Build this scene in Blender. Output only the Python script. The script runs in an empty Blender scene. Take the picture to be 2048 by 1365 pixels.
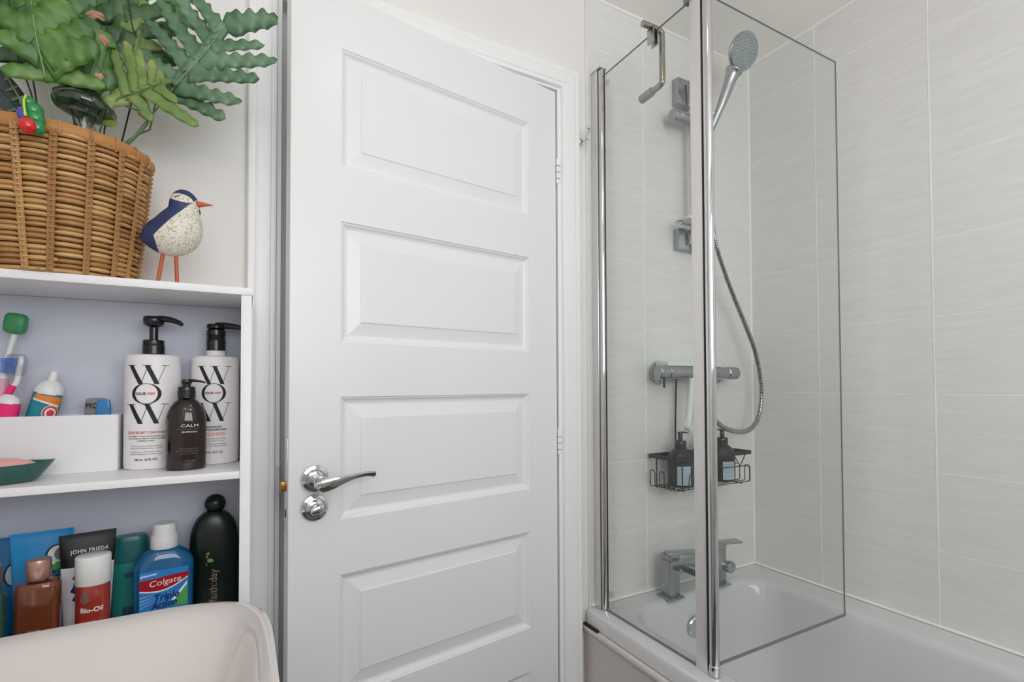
import bpy, bmesh, math, random
from mathutils import Vector, Matrix, noise
random.seed(7)
PI = math.pi
SC = bpy.context.scene
COL = SC.collection
# ------------------------------------------------------------------ camera, light, exposure
EYE = 1.15
cam = bpy.data.cameras.new('camera'); camo = bpy.data.objects.new('camera', cam); COL.objects.link(camo)
yaw, pitch, roll = .4937, .0211, -.0033
fw = Vector((math.sin(yaw)*math.cos(pitch), math.cos(yaw)*math.cos(pitch), math.sin(pitch)))
R0 = Vector((math.cos(yaw), -math.sin(yaw), 0)); U0 = R0.cross(fw)
Rr = R0*math.cos(roll) + U0*math.sin(roll); Uu = U0*math.cos(roll) - R0*math.sin(roll)
camo.matrix_world = Matrix(((Rr.x, Uu.x, -fw.x, 0), (Rr.y, Uu.y, -fw.y, 0), (Rr.z, Uu.z, -fw.z, EYE), (0, 0, 0, 1)))
cam.sensor_width = 36; cam.lens = 998.17*36/2048; cam.shift_y = .0331; cam.clip_start = .01
SC.camera = camo
SC.view_settings.view_transform = 'Standard'; SC.view_settings.look = 'None'
SC.view_settings.gamma = 1; SC.view_settings.use_curve_mapping = False
SC.view_settings.exposure = 0.0
SC.cycles.use_denoising = True
SC.cycles.max_bounces = 10; SC.cycles.diffuse_bounces = 8; SC.cycles.glossy_bounces = 5
SC.cycles.transparent_max_bounces = 24; SC.cycles.caustics_reflective = False; SC.cycles.caustics_refractive = False
W = bpy.data.worlds.new('world'); SC.world = W; W.use_nodes = True
W.node_tree.nodes['Background'].inputs[0].default_value = (.75, .85, 1, 1)
W.node_tree.nodes['Background'].inputs[1].default_value = .8

def area(name, loc, aim, sx, sy, power, col=(1, 1, 1)):
    l = bpy.data.lights.new(name, 'AREA'); l.shape = 'RECTANGLE'; l.size = sx; l.size_y = sy; l.energy = power; l.color = col
    o = bpy.data.objects.new(name, l); COL.objects.link(o); o.location = loc
    o.rotation_euler = (Vector(aim) - Vector(loc)).to_track_quat('-Z', 'Y').to_euler()
    return o
area('window_daylight', (.40, -.88, 1.66), (.38, 1.0, 2.20), 1.36, .86, 17.3, (.93, .965, 1.0))
for nm, lx, ly, pw in (('downlight_beam', -.25, -.45, 1.3), ('downlight_beam', .50, .35, .7), ('downlight_beam', .70, -.45, 1.2)):
    l = bpy.data.lights.new(nm, 'AREA'); l.shape = 'DISK'; l.size = .09; l.energy = pw; l.color = (1, .97, .94)
    o = bpy.data.objects.new(nm, l); COL.objects.link(o); o.location = (lx, ly, 2.284)
l = bpy.data.lights.new('hallway_fill', 'POINT'); l.energy = .5; l.shadow_soft_size = .15; l.color = (1, .95, .95)  # dim fill light added in the hallway, stands for no fixture
o = bpy.data.objects.new('hallway_fill', l); COL.objects.link(o); o.location = (.9, 2.0, 2.1)

# ------------------------------------------------------------------ materials
def srgb(r, g, b):
    f = lambda c: (c/255/12.92 if c/255 <= .04045 else ((c/255+.055)/1.055)**2.4)
    return (f(r), f(g), f(b), 1)
def mat(name, col, rough=.5, metal=0, vary=.04, scale=30, bump=0, bscale=200, trans=0, coat=0, spec=.5, sss=0, stretch=(1, 1, 1)):
    m = bpy.data.materials.new(name); m.use_nodes = True; nt = m.node_tree; b = nt.nodes['Principled BSDF']
    c = srgb(*col)
    tc = nt.nodes.new('ShaderNodeTexCoord'); mp = nt.nodes.new('ShaderNodeMapping'); mp.inputs['Scale'].default_value = stretch
    nt.links.new(tc.outputs['Object'], mp.inputs[0])
    if vary:
        n = nt.nodes.new('ShaderNodeTexNoise'); n.inputs['Scale'].default_value = scale; n.inputs['Detail'].default_value = 4
        r = nt.nodes.new('ShaderNodeValToRGB')
        r.color_ramp.elements[0].position = .3; r.color_ramp.elements[1].position = .7
        r.color_ramp.elements[0].color = tuple(max(0, x*(1-vary)) for x in c[:3]) + (1,)
        r.color_ramp.elements[1].color = tuple(min(1, x*(1+vary)) for x in c[:3]) + (1,)
        nt.links.new(mp.outputs[0], n.inputs['Vector']); nt.links.new(n.outputs[0], r.inputs[0]); nt.links.new(r.outputs[0], b.inputs['Base Color'])
    else:
        b.inputs['Base Color'].default_value = c
    if bump:
        n2 = nt.nodes.new('ShaderNodeTexNoise'); n2.inputs['Scale'].default_value = bscale; n2.inputs['Detail'].default_value = 3
        bp = nt.nodes.new('ShaderNodeBump'); bp.inputs['Strength'].default_value = bump; bp.inputs['Distance'].default_value = .002
        nt.links.new(mp.outputs[0], n2.inputs['Vector']); nt.links.new(n2.outputs[0], bp.inputs['Height']); nt.links.new(bp.outputs[0], b.inputs['Normal'])
    b.inputs['Roughness'].default_value = rough; b.inputs['Metallic'].default_value = metal
    b.inputs['Transmission Weight'].default_value = trans; b.inputs['Coat Weight'].default_value = coat
    b.inputs['Specular IOR Level'].default_value = spec
    if sss: b.inputs['Subsurface Weight'].default_value = sss; b.inputs['Subsurface Radius'].default_value = (.01, .01, .01)
    return m
def glassmat(name, tint, refl=1.0, ior=1.45):
    m = bpy.data.materials.new(name); m.use_nodes = True; nt = m.node_tree
    for n in list(nt.nodes): nt.nodes.remove(n)
    out = nt.nodes.new('ShaderNodeOutputMaterial'); t = nt.nodes.new('ShaderNodeBsdfTransparent'); g = nt.nodes.new('ShaderNodeBsdfGlossy')
    mx = nt.nodes.new('ShaderNodeMixShader'); fr = nt.nodes.new('ShaderNodeLayerWeight'); fr.inputs[0].default_value = .5; mu = nt.nodes.new('ShaderNodeMath'); mu.operation = 'MULTIPLY_ADD'; mu.use_clamp = True
    pw = nt.nodes.new('ShaderNodeMath'); pw.operation = 'POWER'; pw.inputs[1].default_value = 5
    mu.inputs[1].default_value = .96; mu.inputs[2].default_value = .035*refl
    t.inputs[0].default_value = (*tint, 1)
    g.inputs['Roughness'].default_value = .015
    nt.links.new(fr.outputs['Facing'], pw.inputs[0]); nt.links.new(pw.outputs[0], mu.inputs[0]); nt.links.new(mu.outputs[0], mx.inputs[0]); nt.links.new(t.outputs[0], mx.inputs[1]); nt.links.new(g.outputs[0], mx.inputs[2])
    nt.links.new(mx.outputs[0], out.inputs[0])
    return m
M = {}
M['cream'] = mat('cream_paint', (234, 231, 227), .75, vary=.015, scale=6, bump=.08, bscale=120)
M['ceil'] = mat('ceiling_paint', (248, 244, 239), .85, vary=.02, scale=5)
M['hall'] = mat('hallway_paint', (168, 164, 172), .8, vary=.03)
M['floor'] = mat('grey_floor', (84, 82, 80), .5, vary=.1, scale=8)
M['door'] = mat('white_gloss_paint', (233, 233, 233), .32, vary=.008, scale=5, bump=.03, bscale=60)
M['trim'] = mat('white_trim_paint', (240, 240, 239), .35, vary=.01, scale=8)
M['mela'] = mat('white_melamine', (234, 233, 234), .4, vary=.01, scale=20)
M['seal'] = mat('white_sealant', (244, 244, 241), .4, vary=.02)
M['sealbrown'] = mat('aged_sealant', (150, 128, 104), .5, vary=.25, scale=60)
M['grout'] = mat('pale_grout', (243, 241, 235), .8, vary=.06, scale=25)
M['acry'] = mat('white_acrylic', (214, 213, 214), .12, vary=.006, scale=4, coat=.3)
M['panelw'] = mat('bath_panel_white', (212, 204, 202), .3, vary=.01)
M['ceramic'] = mat('white_ceramic', (218, 212, 209), .1, vary=.008, scale=4, coat=.6)
M['chrome'] = mat('chrome', (214, 214, 216), .07, 1, vary=.02)
M['chromed'] = mat('satin_chrome', (168, 172, 174), .2, 1, vary=.03)
M['alu'] = mat('polished_aluminium', (226, 223, 222), .3, .55, vary=.02)
M['nickel'] = mat('aged_nickel', (165, 158, 146), .22, 1, vary=.1, scale=80)
M['brass'] = mat('brass', (176, 128, 66), .3, 1, vary=.08)
M['black'] = mat('black_plastic', (10, 10, 11), .25, vary=.1, coat=.3)
M['gasket'] = mat('black_rubber', (12, 12, 12), .6, vary=.1)
M['blackwire'] = mat('black_wire', (24, 24, 25), .45, vary=.1)
M['plasw'] = mat('white_plastic', (226, 226, 224), .35, vary=.01)
M['bottlew'] = mat('white_bottle_plastic', (238, 234, 234), .38, vary=.008)
M['ink'] = mat('black_ink', (22, 24, 30), .6, vary=0)
M['inkred'] = mat('red_ink', (205, 62, 70), .6, vary=0)
M['inkorange'] = mat('orange_ink', (222, 92, 70), .6, vary=0)
M['inkwhite'] = mat('white_ink', (232, 232, 232), .6, vary=0)
M['inkgrey'] = mat('grey_ink', (120, 118, 120), .6, vary=0)
M['amber'] = mat('amber_brown_plastic', (28, 10, 7), .07, vary=.15, scale=12, coat=.6)
M['green'] = mat('dark_green_plastic', (6, 22, 15), .3, vary=.15, scale=12)
M['leafprint'] = mat('pale_green_ink', (118, 150, 74), .6, vary=.1)
M['teal'] = mat('teal_plastic', (40, 134, 128), .3, vary=.06, scale=15)
M['mouth'] = mat('blue_mouthwash_plastic', (22, 118, 176), .08, vary=.12, scale=10, trans=.35, coat=.4)
M['colblue'] = mat('label_blue', (44, 128, 200), .35, vary=.12, scale=18, stretch=(1, 1, 3))
M['colred'] = mat('label_red', (168, 14, 28), .35, vary=.05)
M['colgreen'] = mat('label_green', (84, 168, 74), .4, vary=.08)
M['navy'] = mat('navy_ink', (18, 34, 96), .5, vary=0)
M['biored'] = mat('red_orange_bottle', (158, 50, 36), .16, vary=.1, scale=14, coat=.4)
M['oil'] = mat('amber_oil_bottle', (108, 52, 24), .1, vary=.2, scale=14, coat=.6)
M['rose'] = mat('rose_gold', (190, 150, 138), .28, .75, vary=.05)
M['jfblack'] = mat('matt_black_tube', (18, 17, 19), .35, vary=.08)
M['cyan'] = mat('cyan_tube', (28, 140, 204), .28, vary=.08, scale=12)
M['blue2'] = mat('blue_bottle', (24, 104, 156), .3, vary=.12, scale=10)
M['cleargreen'] = mat('green_liquid_bottle', (54, 92, 80), .12, vary=.15, coat=.5)
M['skyb'] = mat('pale_blue_paper', (172, 188, 200), .6, vary=.04)
M['dishg'] = mat('dark_green_glaze', (34, 84, 76), .18, vary=.12, scale=20, coat=.4)
M['soap'] = mat('pink_soap', (232, 168, 162), .45, vary=.04, scale=25, sss=.1)
M['brushg'] = mat('green_silicone', (52, 138, 86), .4, vary=.05)
M['clearp'] = glassmat('clear_plastic', (.86, .86, .9), 1.6)
M['pinkp'] = mat('dusty_pink_plastic', (214, 160, 178), .35, vary=.03)
M['magenta'] = mat('magenta_plastic', (236, 40, 120), .25, vary=.05)
M['tealtube'] = mat('teal_foil_tube', (14, 132, 150), .2, vary=.08, coat=.3)
M['orange'] = mat('orange_print', (226, 130, 40), .3, vary=.04)
M['bristle'] = mat('blue_bristles', (60, 120, 205), .6, vary=.15, scale=150)
M['greypack'] = mat('grey_carton', (134, 130, 134), .5, vary=.03)
M['bluepack'] = mat('glossy_blue_carton', (40, 122, 184), .15, vary=.15, coat=.4)
M['stem'] = mat('green_stem', (96, 128, 72), .5, vary=.12)
M['stemd'] = mat('dark_stem', (34, 42, 32), .5, vary=.12)
M['dry'] = mat('dry_leaf', (176, 130, 108), .8, vary=.25, scale=90)
M['legor'] = mat('terracotta_paint', (182, 88, 52), .5, vary=.08)
M['toyg'] = mat('glossy_green_paint', (24, 128, 64), .18, vary=.15, scale=40, coat=.5)
M['toyr'] = mat('glossy_red_paint', (208, 22, 22), .18, vary=.05, coat=.5)
M['toyy'] = mat('yellow_paint', (206, 214, 60), .3, vary=.05)
M['toyb'] = mat('violet_paint', (70, 76, 170), .3, vary=.1)
M['pot'] = mat('plastic_pot', (40, 38, 36), .6, vary=.1)
M['soil'] = mat('soil', (48, 36, 26), .95, vary=.3, bump=.6)
M['liner'] = mat('basket_inside', (120, 84, 44), .8, vary=.2, scale=60, bump=.5)
M['glass'] = glassmat('clear_screen_glass', (.972, .985, .978), .9)
M['smoke'] = glassmat('smoky_green_glass', (.36, .44, .40), 3.0)
M['stemglass'] = glassmat('clear_blown_glass', (.80, .83, .82), 2.5)
M['sealclear'] = mat('grey_vinyl_seal', (120, 122, 124), .3, vary=.06)
M['headface'] = mat('shower_nozzle_face', (146, 156, 158), .35, .3, vary=.3, scale=330)
M['darkbottle'] = mat('near_black_bottle', (22, 26, 26), .25, vary=.1)
M['winglow'] = None

# wall tile: pale grey with horizontal streaks
def tilemat():
    m = bpy.data.materials.new('streaked_grey_tile'); m.use_nodes = True; nt = m.node_tree; b = nt.nodes['Principled BSDF']
    g = nt.nodes.new('ShaderNodeNewGeometry'); oi = nt.nodes.new('ShaderNodeObjectInfo')
    mp = nt.nodes.new('ShaderNodeMapping'); mp.inputs['Scale'].default_value = (7, 7, 60)
    ad = nt.nodes.new('ShaderNodeVectorMath'); ad.operation = 'ADD'
    sc = nt.nodes.new('ShaderNodeVectorMath'); sc.operation = 'SCALE'; sc.inputs[0].default_value = (7, 3, 5)
    nt.links.new(oi.outputs['Random'], sc.inputs['Scale']); nt.links.new(g.outputs['Position'], ad.inputs[0]); nt.links.new(sc.outputs[0], ad.inputs[1])
    nt.links.new(ad.outputs[0], mp.inputs[0])
    n = nt.nodes.new('ShaderNodeTexNoise'); n.inputs['Scale'].default_value = 1.2; n.inputs['Detail'].default_value = 7; n.inputs['Roughness'].default_value = .70
    nt.links.new(mp.outputs[0], n.inputs['Vector'])
    r = nt.nodes.new('ShaderNodeValToRGB'); e = r.color_ramp.elements
    e[0].position = .25; e[0].color = srgb(222, 220, 217); e[1].position = .75; e[1].color = srgb(235, 233, 231)
    nt.links.new(n.outputs[0], r.inputs[0]); nt.links.new(r.outputs[0], b.inputs['Base Color'])
    b.inputs['Roughness'].default_value = .38
    bp = nt.nodes.new('ShaderNodeBump'); bp.inputs['Strength'].default_value = .12; bp.inputs['Distance'].default_value = .001
    nt.links.new(n.outputs[0], bp.inputs['Height']); nt.links.new(bp.outputs[0], b.inputs['Normal'])
    return m
M['tile'] = tilemat()
def leafmat(name, c1, c2, c3):
    m = bpy.data.materials.new(name); m.use_nodes = True; nt = m.node_tree; b = nt.nodes['Principled BSDF']
    tc = nt.nodes.new('ShaderNodeTexCoord'); n = nt.nodes.new('ShaderNodeTexNoise'); n.inputs['Scale'].default_value = 22; n.inputs['Detail'].default_value = 5
    nt.links.new(tc.outputs['Object'], n.inputs['Vector'])
    r = nt.nodes.new('ShaderNodeValToRGB'); r.color_ramp.elements[0].position = .3; r.color_ramp.elements[1].position = .68
    r.color_ramp.elements[0].color = srgb(*c1); r.color_ramp.elements[1].color = srgb(*c2); e = r.color_ramp.elements.new(.5); e.color = srgb(*c3)
    nt.links.new(n.outputs[0], r.inputs[0]); nt.links.new(r.outputs[0], b.inputs['Base Color'])
    b.inputs['Roughness'].default_value = .42; b.inputs['Subsurface Weight'].default_value = .08; b.inputs['Subsurface Radius'].default_value = (.004, .008, .002)
    n2 = nt.nodes.new('ShaderNodeTexNoise'); n2.inputs['Scale'].default_value = 90
    bp = nt.nodes.new('ShaderNodeBump'); bp.inputs['Strength'].default_value = .15; bp.inputs['Distance'].default_value = .001
    nt.links.new(tc.outputs['Object'], n2.inputs['Vector']); nt.links.new(n2.outputs[0], bp.inputs['Height']); nt.links.new(bp.outputs[0], b.inputs['Normal'])
    return m
M['f_blue'] = leafmat('blue_green_frond', (64, 98, 66), (112, 140, 112), (84, 118, 84))
M['f_bright'] = leafmat('bright_green_frond', (62, 100, 36), (106, 140, 66), (80, 120, 46))
M['f_bluegreen'] = leafmat('mid_blue_green_frond', (62, 104, 50), (106, 146, 84), (82, 126, 62))
M['f_yellow'] = leafmat('yellow_green_frond', (84, 114, 50), (140, 154, 88), (108, 134, 66))
M['f_dark'] = leafmat('dark_green_frond', (36, 66, 30), (74, 110, 62), (52, 88, 42))
M['f_mid'] = leafmat('mid_green_frond', (52, 94, 46), (86, 126, 70), (68, 110, 56))
M['rib'] = mat('pale_rib', (136, 160, 118), .5, vary=.1)
def wicker(name, c1, c2, c3):
    m = bpy.data.materials.new(name); m.use_nodes = True; nt = m.node_tree; b = nt.nodes['Principled BSDF']
    oi = nt.nodes.new('ShaderNodeObjectInfo'); tc = nt.nodes.new('ShaderNodeTexCoord'); n = nt.nodes.new('ShaderNodeTexNoise')
    n.inputs['Scale'].default_value = 140; n.inputs['Detail'].default_value = 3
    mp = nt.nodes.new('ShaderNodeMapping'); mp.inputs['Scale'].default_value = (.35, .35, 2); nt.links.new(tc.outputs['Generated'], mp.inputs[0])
    n.inputs['Scale'].default_value = 7
    nt.links.new(mp.outputs[0], n.inputs['Vector'])
    ad = nt.nodes.new('ShaderNodeMath'); ad.operation = 'MULTIPLY_ADD'; ad.inputs[1].default_value = .55
    mu = nt.nodes.new('ShaderNodeMath'); mu.operation = 'MULTIPLY'; mu.inputs[1].default_value = .55
    nt.links.new(oi.outputs['Random'], ad.inputs[0]); nt.links.new(n.outputs[0], mu.inputs[0]); nt.links.new(mu.outputs[0], ad.inputs[2])
    r = nt.nodes.new('ShaderNodeValToRGB'); e = r.color_ramp.elements
    e[0].position = .15; e[0].color = srgb(*c1); e[1].position = .85; e[1].color = srgb(*c2); k = e.new(.5); k.color = srgb(*c3)
    nt.links.new(ad.outputs[0], r.inputs[0]); nt.links.new(r.outputs[0], b.inputs['Base Color'])
    b.inputs['Roughness'].default_value = .5
    bp = nt.nodes.new('ShaderNodeBump'); bp.inputs['Strength'].default_value = .4; bp.inputs['Distance'].default_value = .001
    nt.links.new(n.outputs[0], bp.inputs['Height']); nt.links.new(bp.outputs[0], b.inputs['Normal'])
    return m
M['wick'] = wicker('woven_rush', (142, 96, 52), (206, 166, 110), (178, 132, 78))
M['stake'] = wicker('rush_stake', (148, 104, 58), (194, 150, 96), (172, 126, 76))
M['rimw'] = wicker('rattan_rim', (158, 100, 48), (196, 142, 84), (178, 120, 62))

# ------------------------------------------------------------------ mesh helpers
def link(name, me, m, parent=None, smooth=False):
    o = bpy.data.objects.new(name, me); COL.objects.link(o)
    if parent is not None: o.parent = parent
    if m is not None and not me.materials: me.materials.append(m)
    if smooth:
        me.polygons.foreach_set('use_smooth', [True]*len(me.polygons))
        try: me.set_sharp_from_angle(angle=math.radians(38))
        except Exception: pass
    return o
def obj(name, bm, m, parent=None, smooth=False):
    me = bpy.data.meshes.new(name)
    bmesh.ops.recalc_face_normals(bm, faces=bm.faces)
    bm.to_mesh(me); bm.free()
    return link(name, me, m, parent, smooth)
def thing(name, label, cat, loc=(0, 0, 0), rz=0, group=None):
    o = bpy.data.objects.new(name, None); COL.objects.link(o); o.location = loc; o.rotation_euler = (0, 0, rz)
    o.empty_display_size = .02
    o['label'] = label; o['category'] = cat
    if group: o['group'] = group
    return o
def tag(o, label, cat, group=None):
    o['label'] = label; o['category'] = cat
    if group: o['group'] = group
    return o
def struct(o): o['kind'] = 'structure'; return o
def root(name):
    o = bpy.data.objects.new(name, None); COL.objects.link(o); o['kind'] = 'structure'; return o
def addbox(bm, x0, x1, y0, y1, z0, z1, bev=0, seg=2, mtx=None):
    r = bmesh.ops.create_cube(bm, size=1)
    vs = r['verts']
    for v in vs: v.co = Vector(((x0+x1)/2 + v.co.x*(x1-x0), (y0+y1)/2 + v.co.y*(y1-y0), (z0+z1)/2 + v.co.z*(z1-z0)))
    if bev:
        es = list({e for v in vs for e in v.link_edges})
        rr = bmesh.ops.bevel(bm, geom=es, offset=bev, segments=seg, affect='EDGES', profile=.5)
        vs = list({v for f in rr['faces'] for v in f.verts} | {v for v in vs if v.is_valid})
    if mtx is not None: bmesh.ops.transform(bm, matrix=mtx, verts=[v for v in vs if v.is_valid])
    return vs
def box(name, x0, x1, y0, y1, z0, z1, m, parent=None, bev=0, seg=2, smooth=None):
    bm = bmesh.new(); addbox(bm, x0, x1, y0, y1, z0, z1, bev, seg)
    return obj(name, bm, m, parent, smooth=bool(bev) if smooth is None else smooth)
def rings(bm, rs, closed=True, cap0=True, cap1=True, loop=False):
    vv = [[bm.verts.new(p) for p in r] for r in rs]
    n = len(vv[0]); k = len(vv)
    for i in range(k if loop else k-1):
        a, b = vv[i], vv[(i+1) % k]
        for j in range(n if closed else n-1):
            try: bm.faces.new((a[j], a[(j+1) % n], b[(j+1) % n], b[j]))
            except ValueError: pass
    if not loop and closed:
        if cap0: bm.faces.new(vv[0][::-1])
        if cap1: bm.faces.new(vv[-1])
    return vv
def lathe(bm, prof, seg=32, sx=1, sy=1, ctr=(0, 0, 0), cap0=True, cap1=True, n=2.0):
    rs = []
    for r, z in prof:
        row = []
        for j in range(seg):
            a = 2*PI*j/seg; c, s = math.cos(a), math.sin(a)
            if n != 2.0:
                c = math.copysign(abs(c)**(2/n), c); s = math.copysign(abs(s)**(2/n), s)
            row.append((ctr[0]+r*sx*c, ctr[1]+r*sy*s, ctr[2]+z))
        rs.append(row)
    return rings(bm, rs, cap0=cap0, cap1=cap1)
def spin(name, prof, m, parent=None, seg=32, sx=1, sy=1, ctr=(0, 0, 0), n=2.0, mtx=None):
    bm = bmesh.new(); lathe(bm, prof, seg, sx, sy, ctr, n=n)
    if mtx is not None: bmesh.ops.transform(bm, matrix=mtx, verts=bm.verts)
    return obj(name, bm, m, parent, True)
def tube(bm, pts, rad, seg=8, caps=True, loop=False, flat=1.0, ref=None):
    pts = [Vector(p) for p in pts]; k = len(pts)
    rad = rad if isinstance(rad, (list, tuple)) else [rad]*k
    T = []
    for i in range(k):
        if loop: t = pts[(i+1) % k]-pts[i-1]
        else: t = pts[min(i+1, k-1)]-pts[max(i-1, 0)]
        T.append(t.normalized() if t.length > 1e-9 else Vector((0, 0, 1)))
    if ref is None:
        ref = Vector((0, 0, 1)) if abs(T[0].z) < .9 else Vector((1, 0, 0))
    nrm = (Vector(ref) - T[0]*T[0].dot(Vector(ref))).normalized()
    rs = []
    for i in range(k):
        nrm = (nrm - T[i]*T[i].dot(nrm))
        nrm = nrm.normalized() if nrm.length > 1e-6 else T[i].orthogonal().normalized()
        bn = T[i].cross(nrm)
        rs.append([pts[i] + (nrm*math.cos(2*PI*j/seg)*flat + bn*math.sin(2*PI*j/seg))*rad[i] for j in range(seg)])
    rings(bm, rs, cap0=caps, cap1=caps, loop=loop)
def wire(name, pts, rad, m, parent=None, seg=8, loop=False, flat=1.0, ref=None):
    bm = bmesh.new(); tube(bm, pts, rad, seg, loop=loop, flat=flat, ref=ref); return obj(name, bm, m, parent, True)
def arc(c, r, a0, a1, n, plane='xz'):
    out = []
    for i in range(n+1):
        a = a0+(a1-a0)*i/n; p = (r*math.cos(a), r*math.sin(a))
        out.append((c[0]+p[0], c[1], c[2]+p[1]) if plane == 'xz' else (c[0]+p[0], c[1]+p[1], c[2]) if plane == 'xy' else (c[0], c[1]+p[0], c[2]+p[1]))
    return out
def smooth_path(pts, n=8, loop=False):
    P = [Vector(p) for p in pts]; out = []; k = len(P)
    for i in range(k if loop else k-1):
        g = (lambda q: P[q % k]) if loop else (lambda q: P[max(0, min(k-1, q))])
        a, b, c, d = g(i-1), g(i), g(i+1), g(i+2)
        for j in range(n):
            t = j/n
            out.append(.5*((2*b)+(c-a)*t+(2*a-5*b+4*c-d)*t*t+(3*b-a-3*c+d)*t**3))
    if not loop: out.append(P[-1])
    return out
def cylm(p0, p1):
    p0, p1 = Vector(p0), Vector(p1); d = p1-p0
    return Matrix.Translation(p0) @ d.to_track_quat('Z', 'Y').to_matrix().to_4x4(), d.length
def rod(name, p0, p1, r, m, parent=None, seg=24, bev=.0, r2=None):
    mt, L = cylm(p0, p1); r2 = r if r2 is None else r2
    prof = [(r-bev, 0), (r, bev), (r2, L-bev), (r2-bev, L)] if bev else [(r, 0), (r2, L)]
    return spin(name, prof, m, parent, seg, mtx=mt)
# ---- lettering, wrapped on an elliptical body (front normal turned by face)
def textbm(s, h, bold=0, shear=0, spacing=1.0):
    cu = bpy.data.curves.new('lettering', 'FONT'); cu.body = s; cu.size = 1; cu.align_x = 'CENTER'; cu.offset = bold/(h/.7); cu.shear = shear
    cu.space_character = spacing; cu.resolution_u = 3; cu.extrude = 0
    t = bpy.data.objects.new('lettering', cu); COL.objects.link(t)
    bpy.context.view_layer.update()
    me = bpy.data.meshes.new_from_object(t.evaluated_get(bpy.context.evaluated_depsgraph_get()))
    bm = bmesh.new(); bm.from_mesh(me); bmesh.ops.scale(bm, vec=(h/.7,)*3, verts=bm.verts)
    bpy.data.objects.remove(t); bpy.data.curves.remove(cu); bpy.data.meshes.remove(me)
    return bm
def polybm(polys):
    bm = bmesh.new()
    for p in polys:
        vs = [bm.verts.new((x, y, 0)) for x, y in p]
        f = bm.faces.new(vs)
    bmesh.ops.triangulate(bm, faces=[f for f in bm.faces if len(f.verts) > 4])
    return bm
def width(bm):
    xs = [v.co.x for v in bm.verts]; return (min(xs), max(xs)) if xs else (0, 0)
def wrap(name, bm, m, parent, rx, ry, zc, face=0.0, off=.0004, w=None, dx=0, ctr=(0, 0), step=.0025, rot=None):
    """bm lies in XY (x right, y up); wrapped round the ellipse rx, ry at height zc; face turns it about z"""
    if w is not None:
        a, b = width(bm); s = w/max(1e-6, b-a)
        for v in bm.verts: v.co.x = (v.co.x-(a+b)/2)*s
    if rot: bmesh.ops.rotate(bm, verts=bm.verts, cent=(0, 0, 0), matrix=Matrix.Rotation(rot, 3, 'Z'))
    a, b = width(bm); x = math.floor(a/step)*step
    if rx < 5:
        while x < b:
            bmesh.ops.bisect_plane(bm, geom=bm.verts[:]+bm.edges[:]+bm.faces[:], plane_co=(x, 0, 0), plane_no=(1, 0, 0)); x += step
    # arc-length table
    N = 360; tab = []; s = 0; pa = None
    for i in range(-N, N+1):
        t = i/N*PI*.75; p = Vector((rx*math.sin(t), -ry*math.cos(t)))
        if pa is not None: s += (p-pa).length
        tab.append((s, t)); pa = p
    mid = tab[N][0] + face*(rx+ry)/2 + dx
    import bisect
    ks = [q[0] for q in tab]
    for v in bm.verts:
        S = mid+v.co.x; i = max(1, min(len(ks)-1, bisect.bisect(ks, S))); u = (S-ks[i-1])/max(1e-9, ks[i]-ks[i-1])
        t = tab[i-1][1]+(tab[i][1]-tab[i-1][1])*u
        nx, ny = math.sin(t)/rx, -math.cos(t)/ry; q = math.hypot(nx, ny)
        v.co = Vector((ctr[0]+rx*math.sin(t)+off*nx/q, ctr[1]-ry*math.cos(t)+off*ny/q, zc+v.co.y))
    return obj(name, bm, m, parent)
def flat(name, bm, m, parent, origin, right, up, w=None, off=.0005):
    """bm in XY placed on a plane"""
    right = Vector(right).normalized(); up = Vector(up).normalized(); n = right.cross(up).normalized()
    if w is not None:
        a, b = width(bm); s = w/max(1e-6, b-a)
        for v in bm.verts: v.co.x = (v.co.x-(a+b)/2)*s
    for v in bm.verts: v.co = Vector(origin)+right*v.co.x+up*v.co.y+n*off
    return obj(name, bm, m, parent)
def rectbm(w, h, n=1):
    return polybm([[(-w/2, -h/2), (w/2, -h/2), (w/2, h/2), (-w/2, h/2)]])
def ellbm(w, h, n=28):
    return polybm([[(w/2*math.cos(2*PI*i/n), h/2*math.sin(2*PI*i/n)) for i in range(n)]])

# ================================================================== SETTING
XB, YA, YP, XL, YN, ZC = 1.600, 1.164, 1.172, -.470, -.90, 2.297
Z0, TH, TW = .5096, .205, .2999                 # tile rows start, row height, tile width
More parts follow.
